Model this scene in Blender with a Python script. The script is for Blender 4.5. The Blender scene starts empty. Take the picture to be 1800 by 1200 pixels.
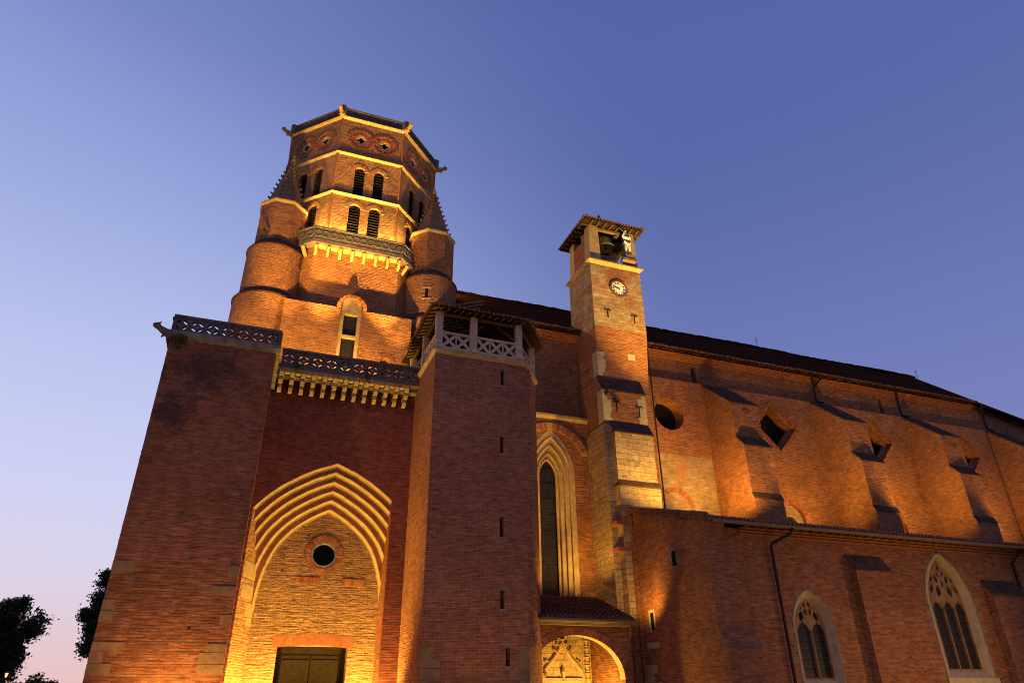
import bpy, bmesh, math, random
from mathutils import Vector, Matrix
from mathutils.geometry import delaunay_2d_cdt
random.seed(7)
PI = math.pi
sc = bpy.context.scene
COL = sc.collection

# ------------------------------------------------------------------ camera
cam_d = bpy.data.cameras.new('camera')
cam_d.lens = 24.0; cam_d.sensor_width = 36.0; cam_d.sensor_fit = 'HORIZONTAL'
cam_d.clip_start = 0.1; cam_d.clip_end = 3000
cam = bpy.data.objects.new('camera', cam_d); COL.objects.link(cam)
R_ = Vector((0.9361164, -0.3516148, -0.0072816)); U_ = Vector((-0.1576858, -0.4381391, 0.8849685)); F_ = Vector((0.3143584, 0.8272854, 0.4655939))
cam.matrix_world = Matrix(((R_.x, U_.x, -F_.x, 0), (R_.y, U_.y, -F_.y, 0), (R_.z, U_.z, -F_.z, 1.6), (0, 0, 0, 1)))
sc.camera = cam
sc.view_settings.view_transform = 'Standard'; sc.view_settings.look = 'None'
sc.view_settings.exposure = 0.0; sc.view_settings.gamma = 1.0
sc.cycles.use_denoising = True
sc.cycles.pixel_filter_type = 'BLACKMAN_HARRIS'; sc.cycles.filter_width = 1.05
sc.cycles.max_bounces = 5; sc.cycles.diffuse_bounces = 3
sc.cycles.sample_clamp_indirect = 4.0

# ------------------------------------------------------------------ dusk sky (world)
def lin(c):
    return tuple(((x / 255 + 0.055) / 1.055) ** 2.4 if x / 255 > 0.04045 else x / 255 / 12.92 for x in c)
W = bpy.data.worlds.new('World'); sc.world = W; W.use_nodes = True
nt = W.node_tree; nt.nodes.clear()
def N(tree, t, **kw):
    n = tree.nodes.new(t)
    for k, v in kw.items(): setattr(n, k, v)
    return n
def ramp(tree, stops):
    r = N(tree, 'ShaderNodeValToRGB'); cr = r.color_ramp
    while len(cr.elements) > 1: cr.elements.remove(cr.elements[-1])
    cr.elements[0].position = stops[0][0]; cr.elements[0].color = (*lin(stops[0][1]), 1)
    for p, c in stops[1:]:
        e = cr.elements.new(p); e.color = (*lin(c), 1)
    return r
tc = N(nt, 'ShaderNodeTexCoord'); sp = N(nt, 'ShaderNodeSeparateXYZ'); nt.links.new(tc.outputs['Generated'], sp.inputs[0])
asn = N(nt, 'ShaderNodeMath', operation='ARCSINE'); nt.links.new(sp.outputs['Z'], asn.inputs[0])
el = N(nt, 'ShaderNodeMath', operation='DIVIDE'); nt.links.new(asn.outputs[0], el.inputs[0]); el.inputs[1].default_value = PI / 2   # elevation / 90 deg
dusk = ramp(nt, [(0.0, (236, 192, 186)), (0.03, (230, 198, 202)), (0.085, (220, 211, 232)), (0.15, (208, 210, 243)), (0.25, (188, 197, 239)), (0.38, (155, 169, 222)), (0.52, (122, 138, 200)), (0.75, (92, 110, 172)), (1.0, (72, 90, 150))])
away = ramp(nt, [(0.0, (150, 150, 190)), (0.12, (130, 136, 188)), (0.26, (112, 124, 184)), (0.36, (98, 113, 175)), (0.46, (87, 105, 168)), (0.58, (83, 102, 165)), (0.75, (68, 86, 150)), (1.0, (62, 80, 140))])
for r_ in (dusk, away): nt.links.new(el.outputs[0], r_.inputs[0])
azd = N(nt, 'ShaderNodeVectorMath', operation='DOT_PRODUCT'); nt.links.new(tc.outputs['Generated'], azd.inputs[0])
a_s = math.radians(-45.0); azd.inputs[1].default_value = (math.sin(a_s), math.cos(a_s), 0.0)
mr = N(nt, 'ShaderNodeMapRange'); mr.interpolation_type = 'SMOOTHSTEP'
mr.inputs[1].default_value = 0.08; mr.inputs[2].default_value = 0.74; nt.links.new(azd.outputs['Value'], mr.inputs[0])
mxs = N(nt, 'ShaderNodeMixRGB'); nt.links.new(mr.outputs[0], mxs.inputs[0]); nt.links.new(away.outputs[0], mxs.inputs[1]); nt.links.new(dusk.outputs[0], mxs.inputs[2])
bg = N(nt, 'ShaderNodeBackground'); bg.inputs[1].default_value = 1.0; nt.links.new(mxs.outputs[0], bg.inputs[0])
wo = N(nt, 'ShaderNodeOutputWorld'); nt.links.new(bg.outputs[0], wo.inputs[0])

# ------------------------------------------------------------------ the sodium floodlights of the place
SOD = (1.0, 0.55, 0.085); GOLD = (1.0, 0.61, 0.10); STREET = (1.0, 0.47, 0.11)
def look(o, d):
    o.rotation_euler = Vector(d).to_track_quat('-Z', 'Y').to_euler()
def spot(name, loc, at, watts, ang=90, blend=0.6, col=SOD, r=0.12):
    l = bpy.data.lights.new(name, 'SPOT'); l.energy = watts; l.color = col; l.spot_size = math.radians(ang); l.spot_blend = blend; l.shadow_soft_size = r
    o = bpy.data.objects.new(name, l); COL.objects.link(o); o.location = loc; look(o, Vector(at) - Vector(loc)); return o
def lamp(name, loc, watts, col=SOD, r=0.15):
    l = bpy.data.lights.new(name, 'POINT'); l.energy = watts; l.color = col; l.shadow_soft_size = r
    o = bpy.data.objects.new(name, l); COL.objects.link(o); o.location = loc; return o
# belfry balcony, behind the stone parapet
for x in (1.5, 2.7, 3.9, 5.1, 6.3): spot('floodlight', (x, 39.62, 29.3), (x, 39.95, 34.5), 2400, 62, 1.0, GOLD, 0.12)
for t in (0.15, 0.5, 0.85):
    spot('floodlight', (1.55 - 3.3 * t - 0.27, 40.0 + 3.3 * t - 0.27, 29.6), (1.55 - 3.3 * t, 40 + 3.3 * t, 34.5), 1300, 64, 1.0, GOLD, 0.12)
    spot('floodlight', (6.4 + 3.3 * t + 0.27, 40.0 + 3.3 * t - 0.27, 29.6), (6.4 + 3.3 * t, 40 + 3.3 * t, 34.5), 1300, 64, 1.0, GOLD, 0.12)
spot('floodlight', (10.4, 44.6, 30.4), (16.0, 43.0, 28.5), 2200, 120, 0.8, SOD)
for x in (2.0, 5.8): spot('floodlight', (x, 39.5, 29.6), (x, 40.0, 33.0), 160, 150, 0.8, GOLD, 0.12)
# terrace above the portal
for x in (2.4, 5.2):
    spot('floodlight', (x, 37.2, 17.9), (3.9 + (x - 3.9) * 1.2, 39.6, 27.0), 1500, 110, 0.8, SOD, 0.12); spot('floodlight', (x, 38.2, 17.8), (x, 39.0, 23.0), 320, 110, 0.9, GOLD, 0.1)
for x in (1.2, 6.6): spot('floodlight', (x, 36.7, 18.0), (4.0, 40.0, 37.0), 28000, 34, 0.7, SOD, 0.12)
spot('floodlight', (-3.0, 34.2, 17.4), (-1.4, 40.5, 26.0), 4300, 80, 0.7, SOD)
spot('floodlight', (-0.9, 34.6, 17.4), (0.0, 41.5, 34.5), 12000, 40, 0.8, SOD)
spot('floodlight', (5.4, 36.6, 17.9), (9.0, 40.0, 29.5), 5200, 34, 0.6, SOD)
# portal recess
for x in (1.3, 6.3): spot('floodlight', (x, 36.15, 0.35), (x + (3.8 - x) * 0.4, 37.6, 9.0), 5200, 120, 0.8, GOLD, 0.12)
for x in (1.5, 6.1): spot('floodlight', (x, 37.5, 0.3), (x, 38.1, 4.0), 330, 140, 0.8, GOLD, 0.1)
# foot of the pier and of the stair turret
spot('floodlight', (-1.8, 30.4, 0.2), (-1.8, 32.0, 5.0), 1900, 120, 0.8, SOD)
spot('floodlight', (10.2, 28.0, 0.2), (10.2, 32.0, 10.0), 420, 110, 0.9, SOD)
spot('floodlight', (7.2, 33.5, 0.3), (7.76, 35.0, 10.0), 260, 90, 0.9, SOD)
spot('floodlight', (15.4, 34.4, 6.2), (14.4, 34.2, 14.0), 420, 120, 0.9, SOD)
# porch
lamp('porch_lamp', (17.9, 36.0, 1.0), 1150, GOLD)
spot('floodlight', (16.3, 32.6, 0.3), (16.3, 34.6, 5.0), 420, 100, 0.8, GOLD)
# on the porch roof, towards the lancet bay
spot('floodlight', (18.0, 35.4, 6.5), (17.6, 38.6, 13.0), 1500, 110, 0.8, SOD)
spot('floodlight', (16.5, 36.0, 6.6), (15.8, 39.6, 21.0), 2600, 60, 0.8, SOD)
# side of the chapels
spot('floodlight', (19.45, 33.5, 5.6), (20.9, 34.3, 7.2), 330, 130, 0.8, SOD)
# on the chapel roof
spot('floodlight', (23.9, 32.0, 11.0), (22.3, 35.8, 16.0), 3800, 90, 0.8, GOLD, 0.15)
spot('floodlight', (26.8, 35.4, 11.95), (29.2, 38.0, 17.0), 1700, 140, 0.8, SOD, 0.15)
spot('floodlight', (25.2, 29.0, 10.2), (22.6, 36.8, 30.5), 52000, 32, 0.8, GOLD, 0.15)
for i, x in enumerate((36.6, 46.6, 56.4)): spot('floodlight', (x, 35.4, 11.95), (x + 2.2, 38.6, 17.5), (1000, 780, 560)[i], 140, 0.8, SOD, 0.15)
spot('floodlight', (24.9, 30.6, 10.7), (23.2, 36.6, 32.2), 9000, 9, 0.6, (1.0, 0.72, 0.35), 0.1)
for x, w in ((28.0, 2000), (35.0, 2000), (44.0, 2900), (54.0, 2300)): spot('floodlight', (x, 33.0, 11.3), (x + 2.5, 39.2, 23.0), w, 105, 0.7, SOD, 0.1)
# square in front of the chapels
spot('floodlight', (36.5, 20.0, 0.3), (33.0, 28.9, 5.5), 2000, 110, 0.9, SOD, 0.2)
spot('floodlight', (28.5, 21.0, 0.3), (26.0, 28.9, 5.5), 480, 110, 0.9, SOD, 0.2)
# street lamps of the square behind the photographer
lamp('street_lamp_light', (5.0, 4.0, 6.0), 2000, STREET, 0.4)
lamp('street_lamp_light', (-10.0, 8.0, 6.0), 950, STREET, 0.4)

# ------------------------------------------------------------------ materials
def new_mat(name):
    m = bpy.data.materials.new(name); m.use_nodes = True
    t = m.node_tree; b = t.nodes['Principled BSDF']; b.inputs['Roughness'].default_value = 0.85
    b.inputs['Specular IOR Level'].default_value = 0.08
    return m, t, b
def wall_uv(t):
    g = N(t, 'ShaderNodeNewGeometry')
    e = N(t, 'ShaderNodeVectorMath', operation='ADD'); e.inputs[1].default_value = (0.0, -0.0006, 0.0); t.links.new(g.outputs['True Normal'], e.inputs[0])
    c = N(t, 'ShaderNodeVectorMath', operation='CROSS_PRODUCT'); c.inputs[0].default_value = (0, 0, 1); t.links.new(e.outputs[0], c.inputs[1])
    n = N(t, 'ShaderNodeVectorMath', operation='NORMALIZE'); t.links.new(c.outputs[0], n.inputs[0])
    c2 = N(t, 'ShaderNodeVectorMath', operation='CROSS_PRODUCT'); t.links.new(g.outputs['True Normal'], c2.inputs[0]); t.links.new(n.outputs[0], c2.inputs[1])
    du = N(t, 'ShaderNodeVectorMath', operation='DOT_PRODUCT'); t.links.new(g.outputs['Position'], du.inputs[0]); t.links.new(n.outputs[0], du.inputs[1])
    dv = N(t, 'ShaderNodeVectorMath', operation='DOT_PRODUCT'); t.links.new(g.outputs['Position'], dv.inputs[0]); t.links.new(c2.outputs[0], dv.inputs[1])
    cb = N(t, 'ShaderNodeCombineXYZ'); t.links.new(du.outputs['Value'], cb.inputs[0]); t.links.new(dv.outputs['Value'], cb.inputs[1])
    return g, cb
def noise(t, src, scale, detail=4, rough=0.6):
    n = N(t, 'ShaderNodeTexNoise'); n.inputs['Scale'].default_value = scale; n.inputs['Detail'].default_value = detail; n.inputs['Roughness'].default_value = rough
    t.links.new(src, n.inputs['Vector']); return n
def mrange(t, src, a, b, c, d):
    m = N(t, 'ShaderNodeMapRange'); m.inputs[1].default_value = a; m.inputs[2].default_value = b; m.inputs[3].default_value = c; m.inputs[4].default_value = d
    t.links.new(src, m.inputs[0]); return m.outputs[0]
def mix(t, fac, a, b, mode='MIX'):
    m = N(t, 'ShaderNodeMixRGB', blend_type=mode)
    for s, i in ((fac, 0), (a, 1), (b, 2)):
        if isinstance(s, (int, float)): m.inputs[i].default_value = s
        elif isinstance(s, tuple): m.inputs[i].default_value = (*s, 1)
        else: t.links.new(s, m.inputs[i])
    return m.outputs[0]
def masonry(name, c1, c2, mortar, bw=0.42, bh=0.115, ms=0.021, bump=0.055, vary=0.5, stains_and_shade=(), stain_shade_col=(0.035, 0.03, 0.028), warp=0.03, patch=None, rough_bump=0.02, soot=0.45):
    m, t, b = new_mat(name)
    g, uv = wall_uv(t)
    P = g.outputs['Position']
    wn = noise(t, P, 1.3, 3)
    wv = N(t, 'ShaderNodeVectorMath', operation='MULTIPLY_ADD'); t.links.new(wn.outputs['Color'], wv.inputs[0]); wv.inputs[1].default_value = (warp * 2, warp, 0); t.links.new(uv.outputs[0], wv.inputs[2])
    br = N(t, 'ShaderNodeTexBrick'); t.links.new(wv.outputs[0], br.inputs['Vector'])
    br.inputs['Color1'].default_value = (*c1, 1); br.inputs['Color2'].default_value = (*c2, 1); br.inputs['Mortar'].default_value = (*mortar, 1)
    br.inputs['Scale'].default_value = 1.0; br.inputs['Brick Width'].default_value = bw; br.inputs['Row Height'].default_value = bh
    br.inputs['Mortar Size'].default_value = ms; br.inputs['Mortar Smooth'].default_value = 0.35; br.inputs['Bias'].default_value = -0.1
    br.offset = 0.5; br.squash = 1.0
    n1 = noise(t, P, 0.35, 5, 0.65); n2 = noise(t, P, 2.6, 4, 0.7); n3 = noise(t, P, 11.0, 3, 0.7)
    col = br.outputs['Color']
    # streaks along the courses: patches of repaired and worn bricks
    sv = N(t, 'ShaderNodeVectorMath', operation='MULTIPLY'); t.links.new(uv.outputs[0], sv.inputs[0]); sv.inputs[1].default_value = (1.6, 7.5, 1)
    n4 = noise(t, sv.outputs[0], 1.0, 3, 0.6)
    col = mix(t, 1.0, col, mix(t, mrange(t, n4.outputs['Fac'], 0.3, 0.7, 0, 1), (0.70, 0.67, 0.64), (1.22, 1.22, 1.2)), 'MULTIPLY')
    col = mix(t, 1.0, col, mix(t, mrange(t, n2.outputs['Fac'], 0.3, 0.7, 0, 1), (1 - vary * 0.5,) * 3, (1 + vary * 0.4,) * 3), 'MULTIPLY')
    if patch:
        pc, lo, hi = patch
        col = mix(t, mrange(t, n1.outputs['Fac'], lo, hi, 0, 1), col, pc)
    dk = mrange(t, noise(t, P, 0.8, 6, 0.72).outputs['Fac'], 0.56, 0.72, 0, soot)
    col = mix(t, dk, col, stain_shade_col)
    for (sx, sz, rx, rz) in stains_and_shade:
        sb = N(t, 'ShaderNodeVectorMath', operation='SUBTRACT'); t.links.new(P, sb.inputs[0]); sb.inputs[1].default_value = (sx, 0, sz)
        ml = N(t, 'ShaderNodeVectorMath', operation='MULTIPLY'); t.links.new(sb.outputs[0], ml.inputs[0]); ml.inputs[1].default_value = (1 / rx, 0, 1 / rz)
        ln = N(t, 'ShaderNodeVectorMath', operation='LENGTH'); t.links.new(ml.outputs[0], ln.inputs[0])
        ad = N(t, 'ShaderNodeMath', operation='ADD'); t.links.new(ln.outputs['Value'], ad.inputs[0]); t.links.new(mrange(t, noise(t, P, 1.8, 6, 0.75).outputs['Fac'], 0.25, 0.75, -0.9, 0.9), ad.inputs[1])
        col = mix(t, mrange(t, ad.outputs[0], 0.4, 1.2, 0.7, 0), col, stain_shade_col)
    vo = N(t, 'ShaderNodeTexVoronoi'); vo.inputs['Scale'].default_value = 0.62; t.links.new(P, vo.inputs['Vector'])
    col = mix(t, mrange(t, vo.outputs['Distance'], 0.028, 0.042, 0.9, 0), col, (0.012, 0.01, 0.009))
    # broad repairs: whole areas laid with paler or darker bricks
    vr = N(t, 'ShaderNodeTexVoronoi'); vr.inputs['Scale'].default_value = 0.33
    va = N(t, 'ShaderNodeVectorMath', operation='ADD'); t.links.new(P, va.inputs[0]); t.links.new(n2.outputs['Color'], va.inputs[1]); t.links.new(va.outputs[0], vr.inputs['Vector'])
    sr = N(t, 'ShaderNodeSeparateXYZ'); t.links.new(vr.outputs['Color'], sr.inputs[0])
    col = mix(t, 1.0, col, mix(t, sr.outputs[0], (0.88, 0.86, 0.85), (1.09, 1.08, 1.07)), 'MULTIPLY')
    t.links.new(col, b.inputs['Base Color'])
    inv = mrange(t, br.outputs['Fac'], 0, 1, 1, 0)
    hh = N(t, 'ShaderNodeMath', operation='MULTIPLY_ADD'); t.links.new(n3.outputs['Fac'], hh.inputs[0]); hh.inputs[1].default_value = rough_bump / bump; t.links.new(inv, hh.inputs[2])
    h2 = N(t, 'ShaderNodeMath', operation='MULTIPLY_ADD'); t.links.new(n4.outputs['Fac'], h2.inputs[0]); h2.inputs[1].default_value = 0.9; t.links.new(hh.outputs[0], h2.inputs[2])
    bp = N(t, 'ShaderNodeBump'); bp.inputs['Strength'].default_value = 1.0; bp.inputs['Distance'].default_value = bump; t.links.new(h2.outputs[0], bp.inputs['Height'])
    t.links.new(bp.outputs[0], b.inputs['Normal'])
    return m
def plain(name, c, rough=0.85, metal=0.0, var=0.35, scale=3.0, bump=0.012, c2=None, bscale=9.0):
    m, t, b = new_mat(name); b.inputs['Roughness'].default_value = rough; b.inputs['Metallic'].default_value = metal
    g = N(t, 'ShaderNodeNewGeometry')
    n = noise(t, g.outputs['Position'], scale, 6, 0.7)
    lo = tuple(x * (1 - var) for x in c); hi = c2 or tuple(min(1, x * (1 + var)) for x in c)
    t.links.new(mix(t, mrange(t, n.outputs['Fac'], 0.3, 0.7, 0, 1), lo, hi), b.inputs['Base Color'])
    if bump:
        bp = N(t, 'ShaderNodeBump'); bp.inputs['Distance'].default_value = bump; bp.inputs['Strength'].default_value = 1
        t.links.new(noise(t, g.outputs['Position'], bscale, 5, 0.7).outputs['Fac'], bp.inputs['Height']); t.links.new(bp.outputs[0], b.inputs['Normal'])
    return m
B1, B2, MO = (0.37, 0.125, 0.05), (0.23, 0.072, 0.032), (0.31, 0.18, 0.095)
M = {}
M['brick'] = masonry('brick', B1, B2, MO)
M['brick_tower'] = masonry('tower_brick', (0.41, 0.155, 0.065), (0.27, 0.095, 0.04), (0.38, 0.24, 0.13))
M['brick_belfry'] = masonry('belfry_brick', (0.47, 0.22, 0.095), (0.34, 0.14, 0.06), (0.44, 0.30, 0.16), soot=0.3)
M['brick_pier'] = masonry('pier_brick', B1, B2, (0.25, 0.14, 0.09), stains_and_shade=((-3.2, 15.4, 1.9, 1.3), (-4.3, 13.2, 0.9, 1.0)))
M['brick_portal'] = masonry('portal_brick', (0.30, 0.085, 0.055), (0.24, 0.066, 0.042), (0.22, 0.095, 0.07), bump=0.03, stains_and_shade=((3.8, 17.2, 6.5, 0.95),), stain_shade_col=(0.025, 0.018, 0.016), soot=0.3)  # the wide dark ellipse paints in the shade between the corbels
M['brick_nave'] = masonry('nave_brick', (0.41, 0.145, 0.055), (0.27, 0.085, 0.035), (0.38, 0.22, 0.11), patch=((0.20, 0.095, 0.045), 0.55, 0.75))
M['brick_turret'] = masonry('turret_brick', (0.36, 0.125, 0.07), (0.25, 0.078, 0.038), (0.36, 0.21, 0.12), soot=0.3)
M['brick_tymp'] = masonry('tympanum_brick', (0.34, 0.17, 0.085), (0.22, 0.10, 0.05), (0.34, 0.23, 0.13), bw=0.34, bump=0.11, warp=0.16, rough_bump=0.06)
M['brick_rough'] = masonry('rubble_masonry', (0.30, 0.19, 0.11), (0.18, 0.105, 0.06), (0.24, 0.17, 0.11), bw=0.5, bh=0.22, bump=0.12, warp=0.35, rough_bump=0.06)
M['ashlar'] = masonry('ashlar', (0.44, 0.31, 0.17), (0.35, 0.235, 0.125), (0.20, 0.13, 0.075), bw=0.72, bh=0.36, ms=0.012, bump=0.02, warp=0.02, soot=0.6)
M['clock_wall'] = masonry('clock_tower_masonry', (0.40, 0.30, 0.19), (0.30, 0.20, 0.11), (0.32, 0.24, 0.15), bw=0.7, bh=0.3, ms=0.012, bump=0.03, warp=0.06, patch=((0.30, 0.125, 0.06), 0.50, 0.60), soot=0.4)
M['plaster'] = masonry('old_render', (0.36, 0.25, 0.15), (0.30, 0.19, 0.11), (0.33, 0.23, 0.14), bw=0.8, bh=0.4, ms=0.006, bump=0.01, warp=0.3, patch=((0.33, 0.15, 0.07), 0.55, 0.66), soot=0.3)
M['vouss'] = plain('arch_brick', (0.36, 0.135, 0.06), var=0.4, scale=6)
M['vouss_pale'] = plain('belfry_arch_brick', (0.50, 0.25, 0.10), var=0.35, scale=6)
M['vouss_dark'] = plain('arch_brick_dark', (0.27, 0.09, 0.045), var=0.4, scale=6)
M['stone'] = plain('pale_stone', (0.43, 0.30, 0.14), var=0.3, scale=2.2, bump=0.02)
M['arch_face'] = plain('arch_face_brick', (0.20, 0.075, 0.03), var=0.4, scale=5)
M['stone_tan'] = plain('tan_quoin_stone', (0.25, 0.145, 0.072), var=0.35, scale=2.0, bump=0.03)
M['stone_white'] = plain('cut_stone', (0.45, 0.335, 0.195), var=0.22, scale=2.5, bump=0.015)
M['stone_grey'] = plain('weathered_stone', (0.20, 0.17, 0.14), var=0.5, scale=3.0, bump=0.03)
M['stone_dark'] = plain('sooty_stone', (0.125, 0.105, 0.10), var=0.45, scale=4.0, bump=0.03)
M['ledge'] = plain('mossy_ledge', (0.085, 0.05, 0.036), var=0.5, scale=2.5, bump=0.03)
M['wood'] = plain('weathered_wood', (0.47, 0.345, 0.245), var=0.3, scale=5, bump=0.02, bscale=16)
M['wood_dark'] = plain('dark_timber', (0.085, 0.055, 0.035), var=0.4, scale=5, bump=0.02)
M['wood_black'] = plain('shaded_boards', (0.032, 0.022, 0.014), var=0.4, scale=5, bump=0.02)  # near-black eave boards: shade under the roofs put into the colour
M['door_paint'] = plain('old_dark_door', (0.016, 0.010, 0.006), var=0.4, scale=5, bump=0.01)
M['timber'] = plain('roof_timber', (0.22, 0.14, 0.08), var=0.4, scale=5, bump=0.02)
M['louvre'] = plain('louvre_slate', (0.055, 0.045, 0.04), var=0.3, bump=0.0)
M['black'] = plain('dark_interior', (0.008, 0.007, 0.007), var=0.2, bump=0.0)
M['iron'] = plain('iron', (0.03, 0.025, 0.022), rough=0.6, metal=0.4, bump=0.0)
M['zinc'] = plain('painted_gutter', (0.22, 0.13, 0.07), rough=0.6, metal=0.0, var=0.2, bump=0.0)
M['bronze'] = plain('green_bronze', (0.33, 0.33, 0.16), rough=0.55, metal=0.1, var=0.35, scale=6, bump=0.005)
M['dial'] = plain('white_dial', (0.80, 0.77, 0.70), rough=0.5, var=0.04, bump=0.0)
M['dial_rim'] = plain('dial_rim', (0.16, 0.075, 0.035), rough=0.6, bump=0.0)
M['skin'] = plain('painted_skin', (0.62, 0.45, 0.36), var=0.08, bump=0.0)
M['cloth_white'] = plain('painted_white_cloth', (0.82, 0.76, 0.62), var=0.08, bump=0.004)
M['armour'] = plain('painted_grey_armour', (0.30, 0.30, 0.34), rough=0.5, metal=0.2, var=0.2, bump=0.0)
M['hair'] = plain('painted_black_hair', (0.02, 0.017, 0.015), var=0.2, bump=0.0)
M['leather'] = plain('painted_brown_belt', (0.10, 0.035, 0.018), var=0.2, bump=0.0)
M['leaf'] = plain('tree_leaf', (0.045, 0.06, 0.025), var=0.5, scale=1.2, bump=0.0)
M['weed'] = plain('wall_weed', (0.05, 0.065, 0.02), var=0.5, scale=8, bump=0.0)
M['bark'] = plain('bark', (0.09, 0.07, 0.05), var=0.4, bump=0.02)
M['ground'] = plain('square_paving', (0.20, 0.17, 0.14), var=0.25, scale=0.6, bump=0.01)
m, t, b = new_mat('window_glass'); M['glass'] = m
b.inputs['Base Color'].default_value = (0.012, 0.011, 0.010, 1); b.inputs['Roughness'].default_value = 0.45; b.inputs['Specular IOR Level'].default_value = 0.2
g, uv = wall_uv(t); br = N(t, 'ShaderNodeTexBrick'); t.links.new(uv.outputs[0], br.inputs['Vector']); br.inputs['Scale'].default_value = 1; br.inputs['Brick Width'].default_value = 0.16; br.inputs['Row Height'].default_value = 0.2; br.inputs['Mortar Size'].default_value = 0.012; br.offset = 0.0
br.inputs['Color1'].default_value = (0.022, 0.017, 0.013, 1); br.inputs['Color2'].default_value = (0.010, 0.010, 0.011, 1); br.inputs['Mortar'].default_value = (0.04, 0.033, 0.026, 1); t.links.new(br.outputs['Color'], b.inputs['Base Color'])
bp = N(t, 'ShaderNodeBump'); bp.inputs['Distance'].default_value = 0.01; t.links.new(noise(t, g.outputs['Position'], 5, 2).outputs['Fac'], bp.inputs['Height']); t.links.new(bp.outputs[0], b.inputs['Normal'])
M['tile'] = masonry('roof_tile', (0.075, 0.028, 0.014), (0.045, 0.018, 0.01), (0.05, 0.022, 0.016), bw=0.22, bh=0.3, ms=0.02, bump=0.05, warp=0.02, soot=0.5)
for mm in ('tile', 'ledge'): M[mm].node_tree.nodes['Principled BSDF'].inputs['Specular IOR Level'].default_value = 0.0; M[mm].node_tree.nodes['Principled BSDF'].inputs['Roughness'].default_value = 1.0
M['canal'] = plain('canal_tile', (0.16, 0.065, 0.04), var=0.55, scale=4.5, bump=0.02, c2=(0.24, 0.12, 0.085))
m, t, b = new_mat('lit_lantern'); M['glow'] = m; b.inputs['Emission Color'].default_value = (1.0, 0.55, 0.2, 1); b.inputs['Emission Strength'].default_value = 1.3

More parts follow.
